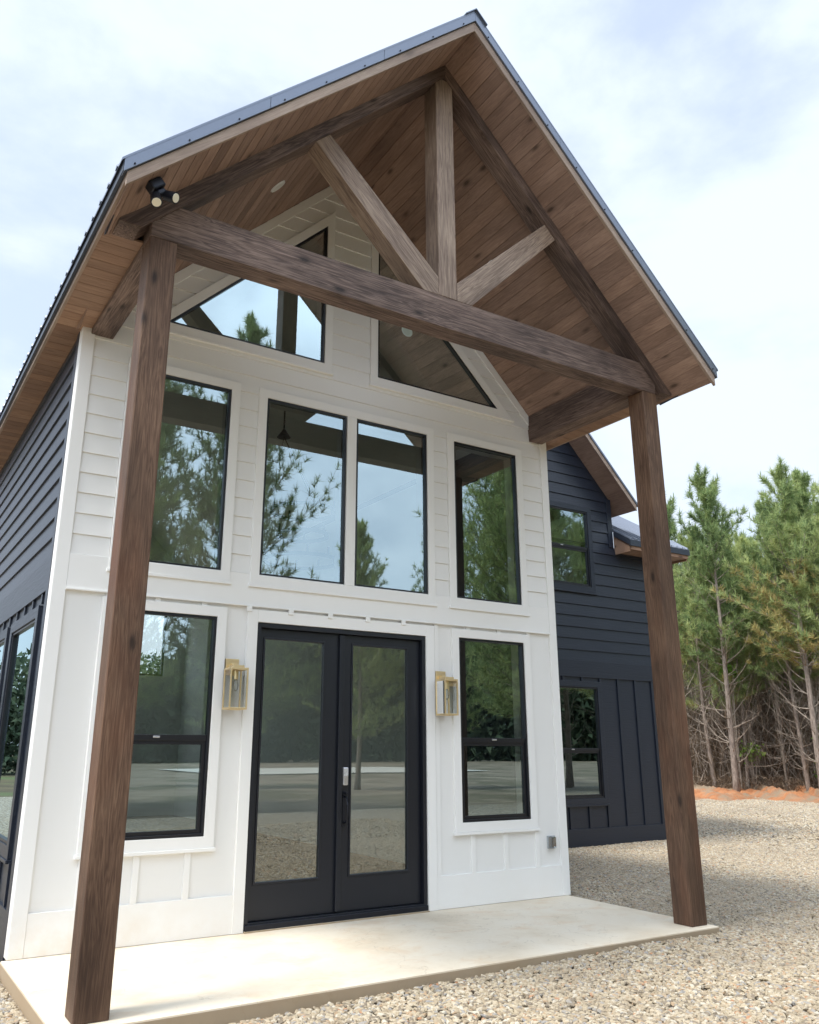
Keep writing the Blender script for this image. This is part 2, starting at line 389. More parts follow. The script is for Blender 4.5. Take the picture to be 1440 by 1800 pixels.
def window(parent, M, poly, rail=None, fmat=None, tmat=None, trim=.09, sill=True, label=None, fw=.026, fy=-.022):
    fmat = fmat or BLACKF; tmat = tmat or TRIMW
    inner = offset(poly, -fw)
    fr = MB().ring(offset(poly, -.002), inner, fy, .05)
    if rail:
        x0, x1 = inner[0][0], inner[1][0]
        fr.box(x0, x1, fy+.012, .05, rail-.028, rail+.022)
    f = fr.build('window', fmat, parent, M, bevel=.003, label=label)
    if rail:
        x0, x1, z0, z1 = inner[0][0], inner[1][0], inner[0][1], inner[2][1]
        low = rect(x0-.002, x1+.002, z0-.002, rail-.026)
        MB().ring(low, offset(low, -.035), .0, .045).build('sash', fmat, f, M, bevel=.002)
        a = offset(low, -.03); MB().add([(x, .018, z) for x, z in a], [(0, 1, 2, 3)]).build('pane', GLASS, f, M)
        b = rect(x0-.004, x1+.004, rail+.02, z1+.004)
        MB().add([(x, .012, z) for x, z in b], [(0, 1, 2, 3)]).build('pane', GLASS, f, M)
        MB().box((x0+x1)/2-.03, (x0+x1)/2+.03, fy+.004, fy+.013, rail-.006, rail+.01).build('latch', SILVER, f, M, bevel=.003)
    else:
        a = offset(inner, .004); MB().add([(x, .004, z) for x, z in a], [tuple(range(len(a)))]).build('pane', GLASS, f, M)
    if trim:
        t = MB().ring(offset(poly, trim), offset(poly, -.001), -.034, .004)
        if sill:
            o = offset(poly, trim); x0 = min(p[0] for p in o); x1 = max(p[0] for p in o); z0 = min(p[1] for p in o)
            t.box(x0-.015, x1+.015, -.046, .002, z0-.028, z0-.0005)
        t.build('window_trim', tmat, f, M, bevel=.003)
    return f

# ------------------------------------------------------------------ setting: ground
def GH(x):
    t = min(1, max(0, (x-1.)/2.2)); return -.088+.034*t*t*(3-2*t)
def sheet(name, x0, x1, y0, y1, z, m, step=2., amp=0, seed=0, hole=None):
    nx = max(1, int((x1-x0)/step)); ny = max(1, int((y1-y0)/step)); rng = random.Random(seed)
    ph = [rng.uniform(0, 6.28) for _ in range(6)]
    vs = []
    for j in range(ny+1):
        for i in range(nx+1):
            x = x0+(x1-x0)*i/nx; y = y0+(y1-y0)*j/ny
            h = amp*(math.sin(x*.7+ph[0])*math.sin(y*.6+ph[1])+.6*math.sin(x*1.7+ph[2]+y)+.4*math.sin(y*2.3+ph[3]-x*.8))/2
            vs.append((x, y, (GH(x)-.018 if z is None else z)+h))
    b = MB(); b.v = vs; b.f = [(j*(nx+1)+i, j*(nx+1)+i+1, (j+1)*(nx+1)+i+1, (j+1)*(nx+1)+i) for j in range(ny) for i in range(nx)]
    o = b.build(name, m, smooth=True); o['kind'] = 'structure'; return o
sheet('ground', -500, 500, -500, 500, -.34, GROUND, 50)
sheet('gravel_lot', -22, 27.2, -13, 24, None, GRAVG, .7, .012, 3)
sheet('dirt_yard', -90, 90, -80, -13, -.22, DIRT, 3, .03, 4)
sheet('road', 19, 40, -58, -44, -.16, ROADM, 6, .0, 5)

# stones of the gravel lot: real pebbles spread over the near ground
def gravel_stones(name, rects, density, size, seed):
    b = MB()
    for x0, x1, y0, y1 in rects:
        nx = max(1, round((x1-x0)/.6)); ny = max(1, round((y1-y0)/.6))
        rng = random.Random(3); 
        for j in range(ny):
            for i in range(nx):
                xs = (x0+(x1-x0)*i/nx, x0+(x1-x0)*(i+1)/nx); ys = (y0+(y1-y0)*j/ny, y0+(y1-y0)*(j+1)/ny)
                H = lambda x, y: GH(x)+.009*math.sin(x*2.1+y)+.008*math.sin(y*3.3-x)
                b.add([(x, y, H(x, y)) for x, y in ((xs[0], ys[0]), (xs[1], ys[0]), (xs[1], ys[1]), (xs[0], ys[1]))], [(0, 1, 2, 3)])
    o = b.build(name, STONE); o['kind'] = 'stuff'; o['label'] = 'loose tan and grey gravel stones around the concrete porch slab'; o['category'] = 'gravel'
    g = bpy.data.node_groups.new(name, 'GeometryNodeTree'); g.interface.new_socket('Geometry', in_out='INPUT', socket_type='NodeSocketGeometry'); g.interface.new_socket('Geometry', in_out='OUTPUT', socket_type='NodeSocketGeometry')
    gi = N(g, 'NodeGroupInput'); go = N(g, 'NodeGroupOutput')
    dp = N(g, 'GeometryNodeDistributePointsOnFaces'); dp.inputs['Density'].default_value = density; dp.inputs['Seed'].default_value = seed
    L(g, gi.outputs[0], dp.inputs['Mesh'])
    g2i = N(g, 'GeometryNodeGeometryToInstance')
    for k in range(5):
        ico = N(g, 'GeometryNodeMeshIcoSphere'); ico.inputs['Radius'].default_value = size; ico.inputs['Subdivisions'].default_value = 2
        sp = N(g, 'GeometryNodeSetPosition'); L(g, ico.outputs[0], sp.inputs[0])
        nn = N(g, 'ShaderNodeTexNoise'); nn.noise_dimensions = '4D'; nn.inputs['W'].default_value = 3.7*k; nn.inputs['Scale'].default_value = .9/size/1.6; nn.inputs['Detail'].default_value = 1
        ps = N(g, 'GeometryNodeInputPosition'); L(g, ps.outputs[0], nn.inputs['Vector'])
        sb = N(g, 'ShaderNodeVectorMath', operation='SUBTRACT'); L(g, nn.outputs['Color'], sb.inputs[0]); sb.inputs[1].default_value = (.5, .5, .5)
        sc = N(g, 'ShaderNodeVectorMath', operation='SCALE'); L(g, sb.outputs[0], sc.inputs[0]); sc.inputs['Scale'].default_value = size*1.9
        L(g, sc.outputs[0], sp.inputs['Offset'])
        L(g, sp.outputs[0], g2i.inputs[0])
    ip = N(g, 'GeometryNodeInstanceOnPoints'); L(g, dp.outputs['Points'], ip.inputs['Points']); L(g, g2i.outputs[0], ip.inputs['Instance']); ip.inputs['Pick Instance'].default_value = True
    rv = N(g, 'FunctionNodeRandomValue', data_type='FLOAT_VECTOR'); rv.inputs[0].default_value = (-.5, -.5, 0); rv.inputs[1].default_value = (.5, .5, 6.28)
    L(g, rv.outputs[0], ip.inputs['Rotation'])
    rs = N(g, 'FunctionNodeRandomValue', data_type='FLOAT_VECTOR'); rs.inputs[0].default_value = (.55, .45, .35); rs.inputs[1].default_value = (1.35, 1.0, .7); rs.inputs['Seed'].default_value = 5
    L(g, rs.outputs[0], ip.inputs['Scale'])
    sm = N(g, 'GeometryNodeSetMaterial'); sm.inputs['Material'].default_value = STONE
    L(g, ip.outputs[0], sm.inputs[0])
    L(g, sm.outputs[0], go.inputs[0])
    md = o.modifiers.new('stones', 'NODES'); md.node_group = g
    return o
gravel_stones('gravel', [(-3.2, 9.5, -6.4, -1.96), (-3.2, -.09, -1.96, 1.6), (5.64, 12.2, -1.96, 3.55), (9.5, 16, -6.4, -1.96)], 2100, .0205, 1)
gravel_stones('gravel', [(12.2, 26, -4, 13), (-8, 9.5, -10, -6.4)], 520, .027, 2)

# porch slab
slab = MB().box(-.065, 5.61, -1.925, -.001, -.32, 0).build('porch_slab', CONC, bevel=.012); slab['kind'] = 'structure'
st = MB().box(1.845, 3.76, -.05, -.002, .001, .0118).build('door_step', CONC); st['kind'] = 'structure'

# ------------------------------------------------------------------ the house
house = thing('farmhouse', 'two storey farmhouse with white gabled front, black side siding and black double doors', 'house', (2.8, 0, 0))
XR, XC = 5.61, 2.805
def zs_front(dx): return 8.165-.972*dx
def zs_fac(dx): return 8.075-1.005*dx
def soff(x, y):
    dx = abs(x-XC); t = min(1, max(0, -y/2.35)); return zs_fac(dx)*(1-t)+zs_front(dx)*t
def top(x): return zs_front(abs(x-XC))+.2
YF = -2.35; YB = 13.; XE0, XE1 = -.27, 5.88
M1 = I4
# windows of the front (CCW polygons seen from outside)
uz0, uz1 = 3.09, 4.934; lz0, lz1 = .784, 2.665
W_up = [rect(.51, 1.446, uz0, uz1), rect(1.830, 2.764, uz0, uz1), rect(2.8815, 3.803, uz0, uz1), rect(4.18, 5.118, uz0, uz1)]
W_lo = [rect(.49, 1.442, lz0, lz1), rect(4.193, 5.117, lz0, lz1)]
gz0 = 5.481
W_gab = [[(.739, gz0), (2.470, gz0), (2.470, 7.205)], [(3.140, gz0), (4.871, gz0), (3.140, 7.205)]]
DOOR = rect(1.841, 3.761, .012, 2.645)
front_outer = [(0, -.3), (XR, -.3), (XR, 5.32), (XC, 8.2), (0, 5.32)]
holes = W_up+W_lo+W_gab+[DOOR]
wall_body(front_outer, holes, 0, .2).build('front_wall', WHITE, house, label='white front wall with gable')
sid_region = [(.088, 3.10), (XR-.088, 3.10), (XR-.088, 5.30), (XC, 8.16), (.088, 5.30)]
t_holes = [offset(W_up[0], .092), [(1.74, 3.0), (3.893, 3.0), (3.893, 5.026), (1.74, 5.026)], offset(W_up[3], .092)]+[offset(g, .092) for g in W_gab]
siding(sid_region, t_holes, 3.09, .186, 28).build('lap_siding', WHITE, house)
tb = MB()
tb.box(0-.022, .088, -.026, 0, 0.003, 5.27); tb.box(XR-.088, XR+.02, -.026, 0, .003, 5.27)      # corner boards
tb.box(.089, 1.738, -.022, 0, .003, .305); tb.box(3.866, XR-.089, -.022, 0, .003, .305)         # base boards
tb.box(.089, XR-.089, -.024, 0, 2.802, 3.098)                                                  # belt board
tb.box(.089, 1.738, -.04, 0, 2.786, 2.8015); tb.box(1.7385, 3.8655, -.04, 0, 2.786, 2.8015); tb.box(3.866, XR-.089, -.04, 0, 2.786, 2.8015)
tb.box(1.738, 1.8405, -.034, 0, .003, 2.76); tb.box(3.7615, 3.866, -.034, 0, .003, 2.76); tb.box(1.8407, 3.7613, -.034, 0, 2.647, 2.76)  # door casing
tb.box(2.766, 2.8795, -.034, 0, uz0+.001, uz1-.001)                                              # mullion between middle windows
for sgn in (-1, 1):                                                                             # rake boards under the soffit
    xa, xb = XC, XC+sgn*(XC-.09)
    pa = [(xa, zs_fac(0)-.005), (xa, zs_fac(0)-.135), (xb, zs_fac(XC-.09)-.135), (xb, zs_fac(XC-.09)-.005)]
    tb.prism(pa if sgn < 0 else pa[::-1], -.024, 0)
for k in range(-1, 12):                                                                          # battens
    x = .882+.4315*k
    if x < .12 or x > XR-.12: continue
    if .4 < x < 1.53 or 4.09 < x < 5.22:
        tb.box(x-.026, x+.026, -.019, 0, .3055, .662); tb.box(x-.026, x+.026, -.019, 0, 2.757, 2.7855)
    elif 1.73 < x < 3.88:
        tb.box(x-.026, x+.026, -.047, -.0345, 2.738, 2.7855)
    else: tb.box(x-.026, x+.026, -.019, 0, .3055, 2.7855)
tb.build('trim_boards', TRIMW, house, bevel=.002)
for p in W_lo: window(house, M1, p, rail=1.597)
window(house, M1, W_up[0]); window(house, M1, W_up[3])
f = window(house, M1, W_up[1], trim=0); f = window(house, M1, W_up[2], trim=0)
MB().ring(rect(1.74, 3.893, 3.0, 5.024), rect(1.831, 3.802, uz0+.001, uz1-.001), -.034, 0).box(1.725, 3.908, -.046, 0, 2.972, 2.9995).build('window_trim', TRIMW, house, bevel=.003)
for p in W_gab: window(house, M1, p, sill=True)

# double door
dr = MB().ring(rect(1.843, 3.759, .012, 2.643), rect(1.885, 3.717, .07, 2.6), -.02, .12)
door_frame = dr.build('door_frame', DOORB, house, bevel=.003)
MB().box(1.85, 3.752, -.045, .1, .013, .06).build('threshold', DARKM, door_frame, bevel=.006)
for i, (x0, x1, g0, g1) in enumerate(((1.889, 2.772, 1.948, 2.578), (2.779, 3.713, 2.905, 3.556))):
    d = MB().ring(rect(x0, x1, .074, 2.596), rect(g0-.015, g1+.015, .362, 2.517), .03, .075).build('door', DOORB, house, bevel=.003)
    MB().ring(rect(g0-.0148, g1+.0148, .3622, 2.5168), rect(g0+.004, g1-.004, .381, 2.498), .02, .06).build('glazing_bead', DOORB, d, bevel=.004)
    MB().add([(g0, .045, .37), (g1, .045, .37), (g1, .045, 2.51), (g0, .045, 2.51)], [(0, 1, 2, 3)]).build('door_pane', DGLASS, d)
    if i == 0: MB().box(2.745, 2.80, -.002, .029, .08, 2.59).build('astragal', DOORB, d, bevel=.006)
    else:
        kp = MB().box(2.803, 2.858, -.012, .0295, 1.17, 1.335); kp.build('keypad_lock', SILVER, d, bevel=.01)
        MB().box(2.808, 2.853, -.016, -.0122, 1.255, 1.328).build('lock_cover', metal('lock_cover', (.75, .78, .85), .25, .7), d, bevel=.006)
        h = MB().box(2.812, 2.85, .012, .0295, .80, 1.12)
        h.tube([(2.831, .015, 1.07), (2.831, -.04, 1.06), (2.831, -.055, 1.0), (2.831, -.055, .92), (2.831, -.04, .85), (2.831, .015, .835)], .011, 8)
        h.tube([(2.831, .02, 1.1), (2.831, -.035, 1.1)], .012, 8)
        h.build('door_handle', DARKM, d, bevel=.003)

# left side wall (black): local x = -world y, outward = -world x
ML = Matrix.Rotation(R(-90), 4, 'Z')
lw_out = [(-YB, -.3), (-.02, -.3), (-.02, 5.24), (-YB, 5.24)]
LW = [rect(-1.80, -.53, .74, 2.6), rect(-3.55, -2.22, .74, 2.6), rect(-7.6, -6.2, .74, 2.6), rect(-10.6, -9.2, .74, 2.6), rect(-9.2, -6.8, 3.3, 5.0), rect(-12.2, -10.0, 3.3, 5.0)]  # last two: unseen upper windows, added to brighten the interior
wall_body(lw_out, LW, 0, .2).build('side_wall', NAVY, house, ML, label='black left side wall')
siding([(-YB, 3.09), (-.205, 3.09), (-.205, 5.235), (-YB, 5.235)], [offset(p, .1) for p in LW[4:]], 3.09, .186, 12, lip=.02).build('lap_siding', NAVY, house, ML, label='black lap siding')
tb = MB(); tb.box(-.1, .024, -.026, 0, .003, 5.22)
tb.build('corner_board', TRIMW, house, ML, bevel=.002)
tb = MB(); tb.box(-.204, -.101, -.03, 0, -.1, 5.22); tb.box(-YB, -.205, -.026, 0, 2.80, 3.088); tb.box(-YB, -.205, -.024, 0, -.2, .30)
k = 0
while True:
    x = -.42-.4315*k; k += 1
    if x < -YB+.2: break
    inw = any(p[0][0]-.14 < x < p[1][0]+.14 for p in LW if p[0][1] < 3)
    if inw: tb.box(x-.022, x+.022, -.02, 0, .3005, .62); tb.box(x-.022, x+.022, -.02, 0, 2.71, 2.799)
    else: tb.box(x-.022, x+.022, -.02, 0, .3005, 2.799)
tb.build('trim_boards', NAVY, house, ML, bevel=.002)
for p in LW: window(house, ML, p, tmat=NAVY, trim=.1, fy=-.02)

# right side wall of the white part (mostly hidden) : local x = world y, outward = +x
MR = Matrix.Translation((XR, 0, 0)) @ Matrix.Rotation(R(90), 4, 'Z')
RWN = []
wall_body([(.02, -.3), (YB, -.3), (YB, 5.3), (.02, 5.3)], RWN, 0, .2).build('side_wall', NAVY, house, MR, label='black right side wall')
for p in RWN: window(house, MR, p, tmat=NAVY, trim=.1)

# ---- right wing
YW = 3.6; MWG = Matrix.Translation((0, YW, 0))
gx, gpk = 8.3, 10.6
zg = lambda x: 6.12+(gpk-abs(x-gx)-gx)*1.04
w_out = [(XR+.001, -.4), (12.0, -.4), (12.0, 5.18), (10.6, 5.18), (10.6, 6.14)]
wing_low = [(XR+.001, -.4), (12.0, -.4), (12.0, 5.18), (XR+.001, 5.18)]
wing_up = [(6.0, 5.18), (10.6, 5.18), (10.6, 6.14), (gx, 8.53), (6.0, 6.14)]
WWU = rect(8.62, 9.965, 4.34, 5.78); WWL = rect(8.62, 9.93, .70, 2.54)
lowU = rect(8.62, 9.965, 4.34, 5.18)
m = wall_body(wing_low, [WWL, rect(8.62, 9.965, 4.34, 5.1801)], 0, .18)
m.v += []; o1 = m.build('wing_wall', NAVY, house, MWG, label='black wall of the right wing')
wall_body(wing_up, [rect(8.62, 9.965, 5.1799, 5.78)], .001, .179).build('wing_gable_wall', NAVY, house, MWG)
siding([(XR+.01, 3.0), (11.9, 3.0), (11.9, 5.17), (XR+.01, 5.17)], [rect(8.52, 10.065, 4.2, 5.5)], 2.98, .205, 11, lip=.02).build('lap_siding', NAVY, house, MWG, label='black lap siding of the wing')
siding([(6.0, 5.17), (10.5, 5.17), (10.5, 6.14), (gx, 8.45), (6.0, 6.14)], [rect(8.52, 10.065, 4.2, 5.88)], 2.98, .205, 28, lip=.02).build('lap_siding', NAVY, house, MWG, label='black lap siding of the wing gable')
tb = MB(); tb.box(10.501, 10.62, -.03, 0, 5.171, 6.13); tb.box(11.901, 12.02, -.03, 0, -.3, 5.17)
tb.box(XR+.02, 11.9, -.03, 0, 2.71, 2.998); tb.box(XR+.02, 11.9, -.03, 0, -.3, .225)
k = 0
while True:
    x = 6.0+.445*k+.02; k += 1
    if x > 11.85: break
    if 8.5 < x < 10.05: tb.box(x-.024, x+.024, -.024, 0, .2255, .6); tb.box(x-.024, x+.024, -.024, 0, 2.645, 2.7095)
    else: tb.box(x-.024, x+.024, -.024, 0, .2255, 2.7095)
tb.build('trim_boards', NAVY, house, MWG, bevel=.002)
window(house, MWG, WWU, rail=5.07, tmat=NAVY, trim=.1); window(house, MWG, WWL, rail=1.49, tmat=NAVY, trim=.1)
MB().box(12.0-.18, 12.0, .18, 6, -.3, 5.18).box(XR+.3, 12, 6, 6.1, -.3, 2.7).build('wing_wall', NAVY, house, MWG)
# wing gable roof (front overhang) and its wooden rake
YWR = 3.15
def slope_slab(mb, x0, z0, x1, z1, y0, y1, t0, t1):
    mb.hexa([(x0, y0, z0+t0), (x1, y0, z1+t0), (x1, y1, z1+t0), (x0, y1, z0+t0)], [(x0, y0, z0+t1), (x1, y0, z1+t1), (x1, y1, z1+t1), (x0, y1, z0+t1)])
xe = 10.87; ze = 6.14-(xe-10.6)*1.04; zp = 6.14+(10.6-gx)*1.04
for sg in (1, -1):
    b = MB(); slope_slab(b, gx, zp, gx+sg*(xe-gx), ze, YWR+.025, YW+9, .0, .09)
    b.build('wing_soffit', SOFY, house, label='brown soffit of the wing gable')
    b = MB(); slope_slab(b, gx, zp, gx+sg*(xe-gx), ze, YWR, YWR+.0245, -.01, .1); b.build('rake_board', FASC, house)
    b = MB(); slope_slab(b, gx, zp, gx+sg*(xe-gx+.03), ze-.03, YWR-.02, YW+9, .1005, .15); b.build('roof_panel', ROOFM, house)
# wing front-sloping porch-like roof with eave over the wall
zr0, yr0 = 5.235, 3.17; slp = .62
b = MB(); x0, x1 = 10.64, 12.30
def ry(y): return zr0+(y-yr0)*slp
b.hexa([(x0, yr0, ry(yr0)), (x1, yr0, ry(yr0)), (x1, 8, ry(8)), (x0, 8, ry(8))], [(x0, yr0, ry(yr0)+.03), (x1, yr0, ry(yr0)+.03), (x1, 8, ry(8)+.03), (x0, 8, ry(8)+.03)])
for k in range(11):
    x = x0+.03+k*.158
    if x > x1-.02: break
    b.hexa([(x-.022, yr0-.012, ry(yr0)+.03), (x+.022, yr0-.012, ry(yr0)+.03), (x+.022, 8, ry(8)+.03), (x-.022, 8, ry(8)+.03)], [(x-.01, yr0-.012, ry(yr0)+.06), (x+.01, yr0-.012, ry(yr0)+.06), (x+.01, 8, ry(8)+.06), (x-.01, 8, ry(8)+.06)])
b.build('roof_panel', ROOFM, house, label='ribbed metal roof over the end of the wing')
b = MB(); b.box(x0+.02, x1-.03, yr0+.02, yr0+.05, zr0-.15, zr0-.012)
b.hexa([(x0+.02, yr0+.05, 5.05), (x0+.045, yr0+.05, 5.05), (x0+.045, YW, 5.05), (x0+.02, YW, 5.05)], [(x0+.02, yr0+.05, zr0-.012), (x0+.045, yr0+.05, zr0-.012), (x0+.045, YW, ry(YW)-.012), (x0+.02, YW, ry(YW)-.012)])
b.hexa([(x1-.055, yr0+.05, 5.05), (x1-.03, yr0+.05, 5.05), (x1-.03, YW, 5.05), (x1-.055, YW, 5.05)], [(x1-.055, yr0+.05, zr0-.012), (x1-.03, yr0+.05, zr0-.012), (x1-.03, YW, ry(YW)-.012), (x1-.055, YW, ry(YW)-.012)])
b.build('fascia', SOFX, house, label='brown fascia of the wing eave')
for xq in (x0-.008, x1-.004): MB().hexa([(xq, yr0+.02, ry(yr0+.02)-.075), (xq+.014, yr0+.02, ry(yr0+.02)-.075), (xq+.014, YW-.032, ry(YW-.032)-.075), (xq, YW-.032, ry(YW-.032)-.075)], [(xq, yr0+.02, ry(yr0+.02)+.034), (xq+.014, yr0+.02, ry(yr0+.02)+.034), (xq+.014, YW-.032, ry(YW-.032)+.034), (xq, YW-.032, ry(YW-.032)+.034)]).build('rake_flashing', DRIP, house)
b = MB()
for k in range(11): b.box(x0+.046+k*.1435, x0+.046+k*.1435+.14, yr0+.0505, YW-.001, 5.085, 5.10)
b.build('eave_soffit', SOFY, house)
b = MB(); b.box(x0-.005, x1+.005, yr0-.006, yr0+.0195, zr0-.085, zr0+.028).build('drip_edge', DRIP, house)

# ---- main roof
def plank_slope(side):
    b = MB(); n = 30; dmax = 2.885; wdt = dmax/n
    for i in range(n):
        d0, d1 = i*wdt+.0018, (i+1)*wdt-.0018
        for ya, yb in ((YF+.03, -.0),):
            A = [(XC+side*d0, ya, soff(XC+side*d0, ya)), (XC+side*d1, ya, soff(XC+side*d1, ya)), (XC+side*d1, yb, soff(XC+side*d1, yb)), (XC+side*d0, yb, soff(XC+side*d0, yb))]
            B = [(x, y, z+.03) for x, y, z in A]
            b.hexa(A, B)
            # chamfer groove: dark gap comes from the 3.6 mm slit
    # the short piece of slope in front of the boxed eave
    for d0, d1 in ((dmax+.001, dmax+.125), (dmax+.128, XC-XE0-.024)):
        A = [(XC+side*d, y, soff(XC+side*d, y)) for d, y in ((d0, YF+.03), (d1, YF+.03), (d1, -1.643), (d0, -1.643))]
        A = [(x, y, max(z, 5.196)) for x, y, z in A]
        b.hexa(A, [(x, y, z+.03) for x, y, z in A])
    return b
for sd_ in (-1, 1):
    plank_slope(sd_).build('gable_soffit', SOFY, house, label='stained plank soffit under the gable', bevel=.002)
    # boxed eave soffit, planks across
    b = MB(); y = -1.641; i = 0
    xa, xb = (XE0+.024, .06) if sd_ < 0 else (XR-.06, XE1-.024)
    while y < YB:
        b.box(xa, xb, y, y+.1365, 5.214, 5.232); y += .1405
    b.build('eave_soffit', SOFX, house, bevel=.002, label='boxed eave soffit of stained planks')
    # body between soffit and metal
    b = MB(); d1 = XC-XE0-.03
    for (ya, yb) in ((YF+.03, 0), (0, YB+.4)):
        P = [(XC, ya), (XC+sd_*d1, ya), (XC+sd_*d1, yb), (XC, yb)]
        pass
    for ya, yb in ((YF+.03, -1.645), (-1.645, 0), (0, YB+.4)):
        dd1 = d1 if yb < -1.6 else 2.80
        P = [(XC, ya), (XC+sd_*dd1, ya), (XC+sd_*dd1, yb), (XC, yb)]
        b.hexa([(x, y, max(soff(x, y)+.032, 5.256 if yb > -1.6 else 0)) for x, y in P], [(x, y, top(x)-.005) for x, y in P])
        if yb > -1.6:
            P = [(XC+sd_*(dd1+.001), ya), (XC+sd_*d1, ya), (XC+sd_*d1, yb), (XC+sd_*(dd1+.001), yb)]
            b.hexa([(x, y, 5.256) for x, y in P], [(x, y, top(x)-.005) for x, y in P])
    b.build('roof_deck', DRIP, house)
    # rake board (front) and metal rake trim
    for nm, m_, y0, y1, t0, t1, ex in (('rake_board', FASC, YF, YF+.029, -.012, .095, 0), ('rake_flashing', ROOFM, YF-.018, YF+.05, .098, .225, .025)):
        b = MB(); d = XC-XE0+ex; za = zs_front(0); zb = zs_front(d)
        nseg = 1 if nm == 'rake_board' else 3
        for s in range(nseg):
            a0, a1 = d*s/nseg+(.002 if s else 0), d*(s+1)/nseg
            b.hexa([(XC+sd_*a0, y0, zs_front(a0)+t0), (XC+sd_*a1, y0, zs_front(a1)+t0), (XC+sd_*a1, y1, zs_front(a1)+t0), (XC+sd_*a0, y1, zs_front(a0)+t0)],
                   [(XC+sd_*a0, y0, zs_front(a0)+t1), (XC+sd_*a1, y0, zs_front(a1)+t1), (XC+sd_*a1, y1, zs_front(a1)+t1), (XC+sd_*a0, y1, zs_front(a0)+t1)])
        ang = math.atan(.972)*sd_
        MLb = Matrix.Translation((XC, y0, za)) @ Matrix.Rotation(ang, 4, 'Y')
        o = b.build(nm, m_, house, ML=MLb, bevel=.003)
        if nm == 'rake_flashing':
            for k in range(9):
                a = .15+d*k/8.6; MB().tube([(XC+sd_*a, y0-.001, zs_front(a)+t0+.022), (XC+sd_*a, y0-.008, zs_front(a)+t0+.022)], .007, 6).build('screw', DARKM, o)
    # metal roof with ribs
    b = MB(); de = XC-XE0+.045
    for (ya, yb) in ((YF-.02, 0), (0, YB+.4)):
        P = [(XC, ya), (XC+sd_*de, ya), (XC+sd_*de, yb), (XC, yb)]
        b.hexa([(x, y, top(x)) for x, y in P], [(x, y, top(x)+.02) for x, y in P])
    y = YF+.12
    while y < YB+.3:
        for q, hh in ((0, .02),):
            x1_ = XC+sd_*(de+.006)
            q0, q1 = top(XC)+.0202, top(x1_)+.0202
            b.hexa([(XC, y-.03, q0), (x1_, y-.03, q1), (x1_, y+.03, q1), (XC, y+.03, q0)], [(XC, y-.012, q0+.026), (x1_, y-.012, q1+.026), (x1_, y+.012, q1+.026), (XC, y+.012, q0+.026)])
        y += .2286
    b.build('roof_panel', ROOFM, house, label='ribbed dark metal roof')
    # eave fascia + drip edge
    xf = XE0 if sd_ < 0 else XE1
    xo = xf+sd_*.0
    b = MB(); b.box(min(xf, xf-sd_*.024), max(xf, xf-sd_*.024), YF+.03, YB, 5.215, 5.30)
    b.build('fascia', FASC, house, ML=Matrix.Rotation(R(90), 4, 'Z'))
    b = MB(); b.box(min(xf+sd_*.001, xf+sd_*.03), max(xf+sd_*.001, xf+sd_*.03), YF-.01, YB, 5.262, 5.352).build('drip_edge', DRIP, house)
cap = MB()
for sg in (-1, 1):
    slope_slab(cap, XC, 8.165+.2215, XC+sg*.13, 8.165+.2215-.126, YF-.04, 0, 0, .012)
    slope_slab(cap, XC, 8.165+.2215, XC+sg*.13, 8.165+.2215-.126, 0.001, YB, 0, .012)
cap.build('ridge_cap', ROOFM, house)

# ---- truss
PZ = 5.175; YP = -1.838; PS = .208
def post(x): return MB().box(x, x+PS, YP, YP+PS, .001, PZ)
post(.053).build('post', POSTW, house, bevel=.008, ML=Matrix.Translation((.157, YP+.1, 2.5)), label='left timber post of the porch')
post(5.352).build('post', POSTW, house, bevel=.008, ML=Matrix.Translation((5.456, YP+.1, 2.5)), label='right timber post of the porch')
MB().box(.053, 5.56, YP, YP+PS, PZ+.002, 5.497).build('tie_beam', BEAM, house, bevel=.008, ML=Matrix.Translation((2.8, YP+.1, 5.34)))
MB().box(2.700, 2.905, YP, YP+PS, 5.499, 7.97).build('king_post', LIGHTW, house, bevel=.007, ML=Matrix.Translation((2.8, YP+.1, 6.7)) @ Matrix.Rotation(R(-90), 4, 'Y'))
for sg in (-1, 1):
    X = lambda d: XC+sg*d
    yc0, yc1 = YP-.022, YP+PS-.01
    dl = (8.0-5.212)/.985; so_ = lambda d: soff(XC+d, yc0)+.02
    dst = next(k*.001 for k in range(2500, 3100) if so_(k*.001) < 5.24)
    P = [(X(0.0), 8.0), (X(dl), 5.206), (X(dst), 5.206), (X(dst), 5.24), (X(0), so_(0))]
    if sg < 0: P = P[::-1]
    ang = math.atan(.985)*sg
    MB().prism(P, yc0, yc1).build('top_chord', BEAM, house, bevel=.006, ML=Matrix.Translation((XC, YP, 8)) @ Matrix.Rotation(ang, 4, 'Y'))
    # diagonal brace
    P = [(X(.1055), 5.499), (X(.275), 5.499), (X(1.42), 6.63), (X(1.30), 6.78), (X(.1055), 5.685)]
    if sg < 0: P = P[::-1]
    MB().prism(P, YP+.004, YP+PS-.012).build('brace', LIGHTW, house, bevel=.006, ML=Matrix.Translation((XC, YP, 5.5)) @ Matrix.Rotation(-math.atan(1.)*sg, 4, 'Y'))
    xb0 = .052 if sg < 0 else 5.357
    MB().box(xb0, xb0+.2, YP+PS+.001, -.001, 5.16, 5.5).build('side_beam', BEAM, house, bevel=.006, ML=Matrix.Translation((xb0+.1, -.9, 5.3)) @ Matrix.Rotation(R(90), 4, 'Z'))

